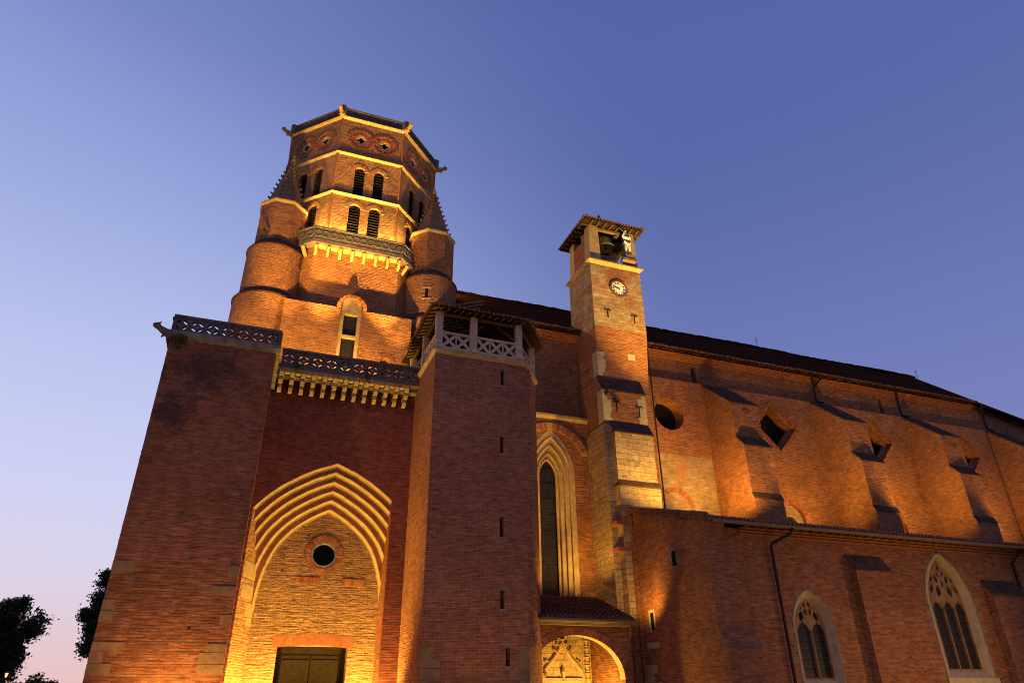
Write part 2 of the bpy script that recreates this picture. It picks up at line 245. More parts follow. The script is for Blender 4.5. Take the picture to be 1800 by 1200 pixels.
# ------------------------------------------------------------------ mesh helpers
class MB:
    def __init__(s): s.v = []; s.f = []; s.m = []; s.mats = []
    def mi(s, k):
        if k not in s.mats: s.mats.append(k)
        return s.mats.index(k)
    def add(s, vs, fs, k):
        o = len(s.v); i = s.mi(k); s.v += [tuple(p) for p in vs]
        for f in fs: s.f.append(tuple(o + a for a in f)); s.m.append(i)
    def hexa(s, p, k):   # p: 4 lower points ccw then 4 upper points
        s.add(p, [(0, 3, 2, 1), (4, 5, 6, 7), (0, 1, 5, 4), (1, 2, 6, 5), (2, 3, 7, 6), (3, 0, 4, 7)], k)
    def box(s, x0, x1, y0, y1, z0, z1, k):
        s.hexa([(x0, y0, z0), (x1, y0, z0), (x1, y1, z0), (x0, y1, z0), (x0, y0, z1), (x1, y0, z1), (x1, y1, z1), (x0, y1, z1)], k)
    def fbox(s, F, u0, u1, v0, v1, d0, d1, k):
        s.hexa([F(u0, v0, d0), F(u1, v0, d0), F(u1, v0, d1), F(u0, v0, d1), F(u0, v1, d0), F(u1, v1, d0), F(u1, v1, d1), F(u0, v1, d1)], k)
    def prism(s, poly, z0, z1, k, top=None):
        top = top or poly; n = len(poly)
        vs = [(x, y, z0) for x, y in poly] + [(x, y, z1) for x, y in top]
        s.add(vs, [tuple(range(n - 1, -1, -1)), tuple(range(n, 2 * n))] + [(i, (i + 1) % n, n + (i + 1) % n, n + i) for i in range(n)], k)
    def side(s, pts, x0, x1, k):   # (y,z) profile extruded along x
        n = len(pts); vs = [(x0, y, z) for y, z in pts] + [(x1, y, z) for y, z in pts]
        s.add(vs, [tuple(range(n)), tuple(range(2 * n - 1, n - 1, -1))] + [(i, n + i, n + (i + 1) % n, (i + 1) % n) for i in range(n)], k)
    def slab(s, F, outer, holes, d0, d1, k, hk=None):
        pts = []; edges = []; loops = []
        for L in [outer] + list(holes):
            o = len(pts); pts += [Vector(p) for p in L]; n = len(L)
            edges += [(o + i, o + (i + 1) % n) for i in range(n)]; loops.append((o, n))
        vv, ee, ff, ov, oe, of = delaunay_2d_cdt(pts, edges, [], 1, 1e-5)
        n = len(vv); keep = []
        for f in ff:          # even-odd test keeps the holes open
            c = sum((vv[a] for a in f), Vector((0, 0))) / len(f); ins = False
            for (o, c_) in loops:
                for i in range(c_):
                    p, q = pts[o + i], pts[o + (i + 1) % c_]
                    if (p.y > c.y) != (q.y > c.y) and c.x < (q.x - p.x) * (c.y - p.y) / (q.y - p.y) + p.x: ins = not ins
            if ins: keep.append(f)
        ff = keep
        s.add([F(p.x, p.y, d0) for p in vv] + [F(p.x, p.y, d1) for p in vv], [tuple(f) for f in ff] + [tuple(n + a for a in reversed(f)) for f in ff], k)
        for li, (o, c) in enumerate(loops):
            L = [pts[o + i] for i in range(c)]
            s.add([F(p.x, p.y, d0) for p in L] + [F(p.x, p.y, d1) for p in L], [(i, (i + 1) % c, c + (i + 1) % c, c + i) for i in range(c)], hk if (li and hk) else k)
    def tube(s, pts, r, k, n=8, cap=True):
        pts = [Vector(p) for p in pts]; rs = r if isinstance(r, (list, tuple)) else [r] * len(pts); vs = []
        for i, p in enumerate(pts):
            d = (pts[min(i + 1, len(pts) - 1)] - pts[max(i - 1, 0)]).normalized()
            a = d.orthogonal().normalized() if abs(d.z) > 0.95 else d.cross(Vector((0, 0, 1))).normalized(); c = d.cross(a)
            vs += [p + (a * math.cos(2 * PI * j / n) + c * math.sin(2 * PI * j / n)) * rs[i] for j in range(n)]
        fs = [(i * n + j, i * n + (j + 1) % n, (i + 1) * n + (j + 1) % n, (i + 1) * n + j) for i in range(len(pts) - 1) for j in range(n)]
        if cap: fs += [tuple(range(n)), tuple(range(len(vs) - n, len(vs)))]
        s.add(vs, fs, k)
    def lathe(s, c, prof, k, n=48, rot=0.0):
        cx, cy, cz = c; vs = []
        for r, z in prof: vs += [(cx + r * math.cos(rot + 2 * PI * j / n), cy + r * math.sin(rot + 2 * PI * j / n), cz + z) for j in range(n)]
        fs = [(i * n + j, i * n + (j + 1) % n, (i + 1) * n + (j + 1) % n, (i + 1) * n + j) for i in range(len(prof) - 1) for j in range(n)]
        fs += [tuple(range(n)), tuple(range(len(vs) - n, len(vs)))]
        s.add(vs, fs, k)
    def strip(s, A, Bp, k):   # quads between two polylines
        n = len(A); s.add(list(A) + list(Bp), [(i, i + 1, n + i + 1, n + i) for i in range(n - 1)], k)
    def build(s, name, parent=None, smooth=False, recalc=True):
        me = bpy.data.meshes.new(name); me.from_pydata(s.v, [], s.f)
        for k in s.mats: me.materials.append(M[k])
        me.polygons.foreach_set('material_index', s.m)
        if recalc:
            b = bmesh.new(); b.from_mesh(me); bmesh.ops.recalc_face_normals(b, faces=b.faces); b.to_mesh(me); b.free()
        if smooth: me.polygons.foreach_set('use_smooth', [True] * len(me.polygons))
        me.update()
        o = bpy.data.objects.new(name, me); COL.objects.link(o)
        if parent: o.parent = parent; o.matrix_parent_inverse = parent.matrix_world.inverted()
        return o
def frame(O, U, I):
    O = Vector(O); U = Vector(U); I = Vector(I); Z = Vector((0, 0, 1))
    return lambda u, v, d: O + U * u + Z * v + I * d
def front(y): return frame((0, y, 0), (1, 0, 0), (0, 1, 0))
def thing(name, label, cat, loc, group=None):
    o = bpy.data.objects.new(name, None); o.empty_display_size = 0.3; COL.objects.link(o); o.location = loc
    bpy.context.view_layer.update(); tag(o, label, cat, group); return o
def tag(o, label, cat, group=None):
    o['label'] = label; o['category'] = cat
    if group: o['group'] = group
    return o
def struct(o): o['kind'] = 'structure'; return o
def arc(cx, cz, r, a0, a1, n):
    return [(cx + r * math.cos(a0 + (a1 - a0) * i / n), cz + r * math.sin(a0 + (a1 - a0) * i / n)) for i in range(n + 1)]
def pointed(cx, w, zs, apex, n=14, grow=0.0):   # right spring -> apex -> left spring; grow enlarges concentrically
    rise = apex - zs; R = (w * w + rise * rise) / (2 * w); Rg = R + grow
    aa = math.acos(max(-1, min(1, (R - w) / Rg)))
    r = arc(cx + w - R, zs, Rg, 0, aa, n)
    return r + [(2 * cx - x, z) for x, z in reversed(r[:-1])]
def pwin(cx, w, z0, zs, apex, n=14): return [(cx - w, z0), (cx + w, z0)] + pointed(cx, w, zs, apex, n)
def rwin(cx, w, z0, zs, n=14): return [(cx - w, z0), (cx + w, z0)] + arc(cx, zs, w, 0, PI, n)
def circ(cx, cz, r, n=32): return [(cx + r * math.cos(2 * PI * i / n), cz + r * math.sin(2 * PI * i / n)) for i in range(n)]
def band(mb, F, L, d0, d1, wid, k, closed=False, out=True):   # a moulding of width wid following the polyline L
    n = len(L); A = []; Bq = []
    cx = sum(p[0] for p in L) / n; cz = sum(p[1] for p in L) / n
    for i, p in enumerate(L):
        a = L[(i - 1) % n] if closed or i > 0 else L[0]; c = L[(i + 1) % n] if closed or i < n - 1 else L[-1]
        tx, tz = c[0] - a[0], c[1] - a[1]; l = math.hypot(tx, tz) or 1; nx, nz = tz / l, -tx / l
        if (p[0] - cx) * nx + (p[1] - cz) * nz < 0: nx, nz = -nx, -nz
        A.append(p); Bq.append((p[0] + nx * wid, p[1] + nz * wid))
    if closed: A.append(A[0]); Bq.append(Bq[0])
    for i in range(len(A) - 1):
        q = [F(*A[i], d0), F(*A[i + 1], d0), F(*A[i + 1], d1), F(*A[i], d1), F(*Bq[i], d0), F(*Bq[i + 1], d0), F(*Bq[i + 1], d1), F(*Bq[i], d1)]
        mb.hexa(q, k)
def voussoirs(mb, F, cx, cz, r0, r1, a0, a1, n, d0, d1, ks=('vouss', 'vouss_dark')):
    for i in range(n):
        a = a0 + (a1 - a0) * (i + 0.10) / n; c = a0 + (a1 - a0) * (i + 0.90) / n
        jr = r1 + random.uniform(-0.02, 0.02); jd = random.uniform(-0.012, 0.008)
        P = lambda r, g, d: F(cx + r * math.cos(g), cz + r * math.sin(g), d)
        mb.hexa([P(r0, a, d0 + jd), P(r0, c, d0 + jd), P(r0, c, d1), P(r0, a, d1), P(jr, a, d0 + jd), P(jr, c, d0 + jd), P(jr, c, d1), P(jr, a, d1)], random.choice(ks))
def lens(cx, cz, a, ln, wd, n=6):   # pointed oval hole
    o = []
    for i in range(n): s = -1 + 2 * i / n; o.append((s * ln, wd * (1 - s * s)))
    for i in range(n): s = 1 - 2 * i / n; o.append((s * ln, -wd * (1 - s * s)))
    return [(cx + x * math.cos(a) - y * math.sin(a), cz + x * math.sin(a) + y * math.cos(a)) for x, y in o]
def balustrade(mb, F, u0, u1, z0, z1, n, k, th=0.16):
    w = (u1 - u0) / n; h = z1 - z0; holes = []; r = min(w, h * 0.98) * 0.5; cz = z0 + h * 0.5
    for i in range(n):
        cx = u0 + w * (i + 0.5)
        for a in (PI / 4, 3 * PI / 4, 5 * PI / 4, 7 * PI / 4): holes.append(lens(cx + 0.60 * r * math.cos(a), cz + 0.60 * r * math.sin(a), a + PI / 2, 0.46 * r, 0.17 * r))
        q = 0.17 * r; holes.append([(cx - q, cz), (cx, cz - q), (cx + q, cz), (cx, cz + q)])
    mb.slab(F, [(u0, z0), (u1, z0), (u1, z1), (u0, z1)], holes, 0, th, k)
    mb.fbox(F, u0 - 0.03, u1 + 0.03, z1, z1 + 0.13, -0.07, th + 0.07, k)
    for i in range(n):       # raised ring around each unit
        cx = u0 + w * (i + 0.5); L = circ(cx, cz, 0.88 * r, 20); band(mb, F, L, -0.035, 0.02, 0.1 * r, k, True)
def rough_edge(mb, x, y, z0, z1, k, seed):     # worn, slightly uneven brick ends along a corner
    rn = random.Random(seed); z = z0
    while z < z1:
        h = rn.choice((0.1, 0.1, 0.21)); a, c = rn.uniform(-0.012, 0.012), rn.uniform(-0.012, 0.01); w, d = rn.uniform(0.16, 0.42), rn.uniform(0.16, 0.4)
        a, c = max(a, 0.003), max(c, 0.003); mb.box(x - (a if seed % 2 == 0 else w), x + (a if seed % 2 else w), y - c, y + d, z, z + h, k)
        z += h + 0.015
def gargoyle(parent, p, d, L, k='stone_grey'):
    p = Vector(p); d = Vector(d).normalized(); mb = MB()
    mb.tube([p, p + d * L * 0.35 + Vector((0, 0, 0.02)), p + d * L * 0.7 + Vector((0, 0, 0.10)), p + d * L * 0.84 + Vector((0, 0, 0.16)), p + d * L + Vector((0, 0, 0.12))], [0.2, 0.19, 0.13, 0.17, 0.09], k, 8)
    s = d.cross(Vector((0, 0, 1))).normalized()
    for sg in (1, -1):
        e = p + d * L * 0.82 + s * 0.09 * sg + Vector((0, 0, 0.24)); mb.tube([e, e - d * 0.1 + Vector((0, 0, 0.14))], [0.05, 0.015], k, 5)
        e = p + d * L * 0.3 + s * 0.13 * sg; mb.tube([e, e - Vector((0, 0, 0.22)) + d * 0.12], [0.07, 0.04], k, 5)
    return mb.build('gargoyle', parent)

# ------------------------------------------------------------------ ground
mb = MB(); mb.add([(-900, -900, 0), (900, -900, 0), (900, 900, 0), (-900, 900, 0)], [(0, 1, 2, 3)], 'ground'); struct(mb.build('ground'))

# ------------------------------------------------------------------ left pier (massive corner block)
pier = thing('corner_pier', 'massive plain brick pier at the left edge of the church, pierced stone railing on top', 'pier', (-2.5, 36, 0))
mb = MB(); mb.box(-4.95, -0.2, 32.0, 43.0, 0, 16.72, 'brick_pier'); rough_edge(mb, -0.2, 32.0, 6.5, 16.6, 'brick_pier', 1); rough_edge(mb, -4.95, 32.0, 6.5, 16.6, 'brick_pier', 2)
mb.build('wall', pier)
mb = MB(); z = 0.2
rr = random.Random(3)
while z < 6.9:
    h = rr.uniform(0.26, 0.42); w = rr.choice((0.45, 0.8, 1.05)); 
    if rr.random() < 0.85: mb = MB(); mb.box(-4.962, -4.95 + w, 31.988 - rr.uniform(0, 0.02), 32.6, z, z + h, 'stone_tan'); mb.build('quoin', pier)
    if rr.random() < 0.7:
        w = rr.choice((0.4, 0.7, 0.95)); mb = MB(); mb.box(-0.2 - w, -0.188, 31.988 - rr.uniform(0, 0.02), 32.6, z, z + h, 'stone_tan'); mb.build('quoin', pier)
    z += h + 0.02 + (0.3 if rr.random() < 0.3 else 0)
mb = MB(); mb.side([(31.75, 16.9), (31.9, 16.72), (43.2, 16.72), (43.2, 17.08), (31.75, 17.08)], -5.15, -0.02, 'stone_grey'); mb.build('cornice', pier)
mb = MB(); balustrade(mb, front(31.85), -4.95, -0.12, 17.08, 17.8, 7, 'stone_dark')
balustrade(mb, frame((-5.0, 42.0, 0), (0, -1, 0), (1, 0, 0)), 0, 9.9, 17.08, 17.8, 14, 'stone_dark')
balustrade(mb, frame((-0.1, 32.05, 0), (0, 1, 0), (-1, 0, 0)), 0, 3.4, 17.08, 17.8, 5, 'stone_dark')
mb.build('balustrade', pier)
gargoyle(pier, (-4.9, 31.95, 16.85), (-0.8, -0.6, 0.05), 0.95, 'stone_dark')

# ------------------------------------------------------------------ portal between pier and stair turret
portal = thing('portal', 'deep pointed brick portal with golden stone arches and a round window over the door', 'portal', (3.8, 36.5, 0))
F = front(36.5); PC, JW = 3.81, 3.05; ZS, AP, TW = 5.6, 10.55, 2.95
ORD, DEP = 6, 0.27
rise = AP - ZS; RR = (TW * TW + rise * rise) / (2 * TW)
CTRL = [(0, 0), (0.8, 0.46), (1.6, 1.07), (2.25, 1.88), (2.68, 2.95), (2.88, 3.95), (2.95, 4.95)]
def spline(P_, m=10):
    o = []
    for i in range(len(P_) - 1):
        p0 = P_[max(i - 1, 0)] if i else (2 * P_[0][0] - P_[1][0], 2 * P_[0][1] - P_[1][1]); p1, p2 = P_[i], P_[i + 1]; p3 = P_[i + 2] if i + 2 < len(P_) else (P_[-1][0], 2 * P_[-1][1] - P_[-2][1])
        for j in range(m):
            t_ = j / m; o.append(tuple(0.5 * (2 * p1[q] + (p2[q] - p0[q]) * t_ + (2 * p0[q] - 5 * p1[q] + 4 * p2[q] - p3[q]) * t_ ** 2 + (3 * p1[q] - p0[q] - 3 * p2[q] + p3[q]) * t_ ** 3) for q in (0, 1)))
    return o + [P_[-1]]
BASE = spline(CTRL)
def half(grow, lim, n=30):      # (distance from the axis, height) from the apex down to the jamb
    pts = []
    for i, (x, d) in enumerate(BASE):
        a, c = BASE[max(i - 1, 0)], BASE[min(i + 1, len(BASE) - 1)]; tx, tz = c[0] - a[0], -(c[1] - a[1]); l = math.hypot(tx, tz)
        pts.append((x - tz / l * grow, AP - d + tx / l * grow))
    sl0 = 0.575
    pts = [(0, pts[0][1] + sl0 * 0.72 * pts[0][0])] + [p for p in pts if p[0] > 0.001]
    out = [pts[0]]
    for a, c in zip(pts, pts[1:]):
        if c[0] > lim: f = (lim - a[0]) / (c[0] - a[0]); out.append((lim, a[1] + f * (c[1] - a[1]))); break
        out.append(c)
    L = [0]
    for a, c in zip(out, out[1:]): L.append(L[-1] + math.hypot(c[0] - a[0], c[1] - a[1]))
    res_ = []
    for i in range(n + 1):
        t_ = L[-1] * i / n; k = max(j for j in range(len(L)) if L[j] <= t_ + 1e-9); k = min(k, len(L) - 2); f = (t_ - L[k]) / (L[k + 1] - L[k]); res_.append((out[k][0] + f * (out[k + 1][0] - out[k][0]), out[k][1] + f * (out[k + 1][1] - out[k][1])))
    return res_
def order_line(grow, d=0.0):   # arch line between the jambs, right -> left; the left jamb is splayed
    r = half(grow, JW); l_ = half(grow, PC + 0.08 - 0.47 * d)
    return [(PC + x, z) for x, z in reversed(r)] + [(PC - x, z) for x, z in l_[1:]]
outer = order_line(2.25)
mb = MB()
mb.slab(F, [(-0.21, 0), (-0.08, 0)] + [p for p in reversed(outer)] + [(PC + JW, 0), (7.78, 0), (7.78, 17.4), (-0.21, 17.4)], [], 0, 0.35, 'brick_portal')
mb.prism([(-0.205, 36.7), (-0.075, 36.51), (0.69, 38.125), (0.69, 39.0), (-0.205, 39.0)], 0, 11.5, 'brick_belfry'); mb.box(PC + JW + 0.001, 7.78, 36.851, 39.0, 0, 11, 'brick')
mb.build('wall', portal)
for k in range(ORD):    # stepped orders, the innermost deepest
    g = 2.25 - k * 0.40; gi = g - 0.40 if k < ORD - 1 else 0.02; d0 = k * DEP; L = order_line(g, d0); Li = order_line(max(gi, 0), d0 + DEP); mb = MB()
    n = min(len(L), len(Li))
    if k == 0: d0 = 0.02
    C = order_line(max(g - 0.10, 0), d0 + DEP); d1 = (k + 1) * DEP
    for j in range(0, len(L) - 1, 3): mb.tube([F(p[0], p[1] + random.uniform(-0.008, 0.008), d0 + 0.06) for p in L[j:j + 4]], 0.06 + random.uniform(-0.006, 0.006), random.choice(('stone', 'stone', 'stone_white')), 8)      # roll at the edge, block by block
    mb.strip([F(*p, d0 + 0.03) for p in L], [F(*p, d1) for p in C], 'stone')                          # lit splay facing down
    mb.tube([F(p[0], p[1] - 0.03, d1) for p in C], 0.03, 'stone', 6)
    mb.strip([F(*p, d1) for p in C], [F(*p, d1 + 0.01) for p in Li], 'arch_face')                    # flat brick face of the next order
    mb.build('arch_order', portal)
mb = MB()
DT = ORD * DEP
mb.slab(F, [(PC - JW - 0.3, 0), (2.1, 0), (2.1, 4.1), (5.5, 4.1), (5.5, 0), (PC + JW + 0.3, 0), (PC + JW + 0.3, 11.5), (PC - JW - 0.3, 11.5)], [circ(3.8, 8.48, 0.68)], DT, DT + 0.75, 'brick_tymp')
for x0, x1 in ((2.55, 3.75), (4.85, 6.05)):
    for i in range(15):
        a = x0 + (x1 - x0) * i / 15; mb.fbox(F, a, a + 0.066, 7.0, 7.32, DT - 0.03 + random.uniform(-.01, .01), DT + 0.1, random.choice(('vouss', 'vouss_dark')))
voussoirs(mb, F, 3.8, -9.6, 13.72, 14.25, PI / 2 + 0.142, PI / 2 - 0.142, 44, DT - 0.01, DT + 0.1, ('vouss_dark',))
voussoirs(mb, F, 3.8, 8.48, 0.70, 0.98, 0, 2 * PI, 40, DT - 0.035, DT + 0.1)
mb.build('tympanum', portal)
FJ = frame((-0.075, 36.51, 0), Vector((0.765, 1.615, 0)).normalized(), Vector((-1.615, 0.765, 0)).normalized())
for u0, u1, z, h in ((0.1, 1.7, 7.0, 0.75), (0.2, 1.78, 6.1, 0.6), (1.0, 1.78, 5.3, 0.6), (1.2, 1.78, 4.9, 0.38)):      # impost stones on the splayed jamb
    mb = MB(); mb.fbox(FJ, u0, u1, z, z + h, -0.012, 0.1, 'stone'); mb.build('impost', portal)
rw = MB(); band(rw, F, circ(3.8, 8.48, 0.56), DT - 0.02, DT + 0.3, 0.12, 'stone_grey', True); rwo = rw.build('round_window', portal)
mb = MB(); mb.slab(F, circ(3.8, 8.48, 0.6), [], DT + 0.3, DT + 0.34, 'black'); mb.build('pane', rwo)
door = MB(); door.fbox(F, 2.1, 5.5, 3.86, 4.1, DT + 0.62, DT + 0.8, 'door_paint'); door.fbox(F, 2.1, 2.36, 0, 3.86, DT + 0.62, DT + 0.8, 'door_paint'); door.fbox(F, 5.24, 5.5, 0, 3.86, DT + 0.62, DT + 0.8, 'door_paint')
door.fbox(F, 2.37, 5.23, 0, 3.85, DT + 0.81, DT + 0.85, 'black'); dro = door.build('door', portal)
for x0, x1 in ((2.36, 3.78), (3.82, 5.24)):
    mb = MB(); mb.fbox(F, x0, x1, 0, 3.86, DT + 0.72, DT + 0.8, 'door_paint')
    for z in (3.62, 3.42, 2.0): mb.fbox(F, x0 + 0.08, x1 - 0.08, z, z + 0.08, DT + 0.68, DT + 0.73, 'door_paint')
    mb.build('door_leaf', dro)
# machicolation and railing
mb = MB()
for i in range(13):
    x = 0.22 + i * 0.572
    mb0 = MB()
    for s_, (pz, dpt, h) in enumerate(((17.28, 0.95, 0.34), (16.94, 0.68, 0.33), (16.58, 0.42, 0.34))):
        y0 = 36.5 - dpt; w = 0.12 - 0.008 * s_
        mb0.hexa([(x - w, y0 + 0.12, pz), (x + w, y0 + 0.12, pz), (x + w, 36.5, pz), (x - w, 36.5, pz), (x - w, y0, pz + h * 0.45), (x + w, y0, pz + h * 0.45), (x + w, 36.5, pz + h - 0.004), (x - w, 36.5, pz + h - 0.004)], 'stone' if s_ < 3 else 'stone_grey')
        mb0.box(x - w, x + w, y0, 36.5, pz + h * 0.45 + 0.002, pz + h - 0.006, 'stone' if s_ < 3 else 'stone_grey')
    mb0.build('corbel', portal)
    if i < 12: mb = MB(); mb.box(x + 0.16, x + 0.41, 35.56, 35.9, 17.42, 17.62, 'stone'); mb.build('corbel_lintel', portal)
mb = MB(); mb.box(-0.19, 7.77, 35.5, 36.0, 17.63, 17.85, 'stone_dark'); mb.box(-0.19, 7.77, 36.0, 39.0, 17.40, 17.6, 'stone_grey'); mb.build('terrace_slab', portal)
mb = MB(); balustrade(mb, front(35.55), 0.1, 7.7, 17.86, 18.68, 10, 'stone_dark'); mb.build('balustrade', portal)

# ------------------------------------------------------------------ stair turret with timber look-out
tur = thing('stair_turret', 'tall square brick stair turret with slit windows and an open timber gallery on top', 'turret', (10, 34, 0))
TP = [(7.76, 32.0), (12.9, 32.0), (14.45, 34.2), (14.45, 38.9), (7.76, 38.9)]
SL = [(11.575, 16.8, 17.78, 0.09), (11.54, 12.95, 13.88, 0.09), (11.54, 8.7, 9.7, 0.10), (11.57, 5.4, 6.25, 0.10), (11.84, 3.0, 3.75, 0.11), (11.7, 0.6, 1.4, 0.11)]
mb = MB()
mb.slab(front(32.0), [(7.76, 0), (12.9, 0), (12.9, 18.15), (7.76, 18.15)], [[(x - w, a), (x + w, a), (x + w, b_), (x - w, b_)] for x, a, b_, w in SL], 0, 0.6, 'brick_turret')
mb.prism([(7.761, 32.6), (12.85, 32.6), (14.45, 34.2), (14.45, 38.9), (7.761, 38.9)], 0, 18.149, 'brick_turret')
mb.prism([(12.9, 32.0), (14.45, 34.2), (14.0, 34.6), (12.86, 32.6)], 0, 18.148, 'brick_turret'); rough_edge(mb, 12.9, 32.0, 3.8, 18.0, 'brick_turret', 4)
mb.build('wall', tur)
for x, a, b_, w in SL:
    mb = MB(); F = front(32.0); mb.fbox(F, x - w - 0.02, x + w + 0.02, a - 0.02, b_ + 0.02, 0.45, 0.5, 'black')
    mb.fbox(F, x - w - 0.12, x + w + 0.12, b_ - 0.005, b_ + 0.1, -0.012, 0.3, 'stone_grey'); mb.fbox(F, x - w - 0.08, x + w + 0.08, a - 0.1, a + 0.005, -0.012, 0.3, 'stone_grey')
    mb.build('slit_window', tur)
mb = MB(); z = 0.1; rr = random.Random(5)
while z < 3.6:
    h = rr.uniform(0.3, 0.5); mb = MB(); mb.box(7.75, 7.76 + rr.choice((0.5, 0.9)), 31.985, 32.5, z, z + h, 'stone_tan'); mb.build('quoin', tur); mb = MB(); mb.box(12.9 - rr.choice((0.5, 1.0)), 12.9, 31.985, 32.3, z, z + h, 'stone_tan'); mb.build('quoin', tur); z += h + 0.03
def grow(poly, g):
    c = (sum(p[0] for p in poly) / len(poly), sum(p[1] for p in poly) / len(poly)); out = []
    n = len(poly)
    for i in range(n):
        a, p, c2 = Vector(poly[i - 1]), Vector(poly[i]), Vector(poly[(i + 1) % n])
        e1 = (p - a).normalized(); e2 = (c2 - p).normalized(); n1 = Vector((e1.y, -e1.x)); n2 = Vector((e2.y, -e2.x))
        s = (n1 + n2); s = s / (1 + n1.dot(n2)); out.append(tuple(p + s * g))
    return out
mb = MB(); mb.prism(TP, 18.15, 18.30, 'stone', grow(TP, 0.14)); mb.prism(grow(TP, 0.15), 18.302, 18.42, 'stone'); mb.build('cornice', tur)
mb = MB(); mb.prism(grow(TP, 0.0), 18.42, 18.48, 'wood'); mb.build('floor', tur)
DP = [(7.86, 31.97), (12.62, 31.97), (14.3, 34.25), (14.3, 38.6), (7.86, 38.6)]
ZF, ZR, ZT = 18.48, 19.5, 20.68
for p in [(7.9, 32.02), (9.87, 32.02), (12.55, 32.02), (14.25, 34.3), (7.9, 35.0), (7.9, 38.2), (14.25, 38.3)]:
    mb = MB(); mb.box(p[0] - 0.19, p[0] + 0.19, p[1] - 0.14, p[1] + 0.14, ZF, ZT, 'wood')
    for dx in (-0.07, 0.07): mb.box(p[0] + dx - 0.025, p[0] + dx + 0.025, p[1] - 0.155, p[1] - 0.141, ZF + 0.1, ZT - 0.3, 'wood')
    mb.build('post', tur)
def crosses(A, Bq, n):
    A = Vector((*A, 0)); Bq = Vector((*Bq, 0)); u = (Bq - A); L = u.length; u.normalize(); inn = Vector((-u.y, u.x, 0)); F = frame(A, u, inn); mb = MB(); w = L / n
    mb.fbox(F, 0, L, ZF, ZF + 0.13, -0.06, 0.07, 'wood'); mb.fbox(F, 0, L, ZR - 0.12, ZR, -0.09, 0.09, 'wood'); a0, a1 = ZF + 0.13, ZR - 0.12
    for i in range(n):
        x0, x1 = w * i, w * (i + 1)
        if i: mb.fbox(F, x0 - 0.035, x0 + 0.035, a0, a1, -0.05, 0.05, 'wood')
        for s in (0, 1):
            p, q = ((x0 + 0.02, a0), (x1 - 0.02, a1)) if s == 0 else ((x0 + 0.02, a1), (x1 - 0.02, a0))
            dx, dz = q[0] - p[0], q[1] - p[1]; l = math.hypot(dx, dz); nx, nz = -dz / l * 0.085, dx / l * 0.085; d0, d1 = (-0.03, 0.02) if s == 0 else (-0.034, 0.024)
            mb.hexa([F(p[0] - nx, p[1] - nz, d0), F(q[0] - nx, q[1] - nz, d0), F(q[0] - nx, q[1] - nz, d1), F(p[0] - nx, p[1] - nz, d1), F(p[0] + nx, p[1] + nz, d0), F(q[0] + nx, q[1] + nz, d0), F(q[0] + nx, q[1] + nz, d1), F(p[0] + nx, p[1] + nz, d1)], 'wood')
    mb.build('railing', tur)
crosses((8.09, 32.0), (9.68, 32.0), 2); crosses((10.06, 32.0), (12.36, 32.0), 3); crosses((12.72, 32.2), (14.15, 34.1), 2); crosses((7.86, 38.0), (7.86, 35.1), 4); crosses((7.86, 34.9), (7.86, 32.2), 4)
mb = MB()
for a, b_ in (((7.76, 32.02), (12.7, 32.02)), ((12.55, 32.02), (14.3, 34.3)), ((7.9, 38.3), (7.9, 32.0)), ((14.25, 34.2), (14.25, 38.3)), ((7.8, 35.1), (14.3, 35.1))):
    mb.tube([(*a, 20.62), (*b_, 20.62)], 0.13, 'wood_dark', 4)
for a, b_ in (((9.87, 32.1, 20.0), (9.3, 34.5, 20.9)), ((12.5, 32.1, 19.6), (11.6, 32.5, 20.6)), ((8.0, 32.1, 19.6), (8.7, 32.5, 20.6)), ((9.9, 32.1, 19.7), (10.6, 32.3, 20.6)), ((8.2, 36.0, 18.5), (11.0, 36.4, 21.0)), ((11.2, 36.0, 18.5), (11.1, 36.2, 21.2)), ((12.6, 36, 18.5), (10.5, 36, 21))):
    mb.tube([a, b_], 0.075, 'wood_dark', 4)
for i in range(14):      # rafters showing below the eaves
    x = 7.5 + i * 0.4; mb.tube([(x, 31.45, 20.66), (x, 35.2, 21.75)], 0.05, 'timber', 4)
for i in range(15):
    y = 31.7 + i * 0.45; mb.tube([(7.4, y, 20.66), (10.4, y, 21.75)], 0.05, 'timber', 4)
mb.build('roof_timbers', tur)
mb = MB()
E0 = [(7.28, 31.3), (12.9, 31.3), (14.85, 33.9), (14.85, 39.0), (7.28, 39.0)]; ap = (10.6, 35.6, 22.05)
for i in range(5):
    a, c = E0[i], E0[(i + 1) % 5]
    for dz, kk in ((0, 'wood_black'), (0.09, 'canal')):
        mb.add([(a[0], a[1], 20.66 + dz), (c[0], c[1], 20.66 + dz), (ap[0], ap[1], ap[2] + dz)], [(0, 1, 2)], kk)
    n = max(3, int((Vector(c) - Vector(a)).length / 0.27))
    for j in range(n):   # half-round tiles running up the slope, ragged at the eave
        f = (j + 0.5) / n; p = Vector((a[0] + (c[0] - a[0]) * f, a[1] + (c[1] - a[1]) * f, 20.78)); T = Vector((ap[0], ap[1], ap[2] + 0.12)); d = T - p
        r = 0.085
        L = 0.97 - abs(f - 0.5) * 0.05
        mb.tube([p - d * random.uniform(0.0, 0.035) + Vector((0, 0, random.uniform(-.02, .02))), p + d * L], [r, r * 0.5], 'canal', 6)
mb.build('roof', tur, recalc=False)

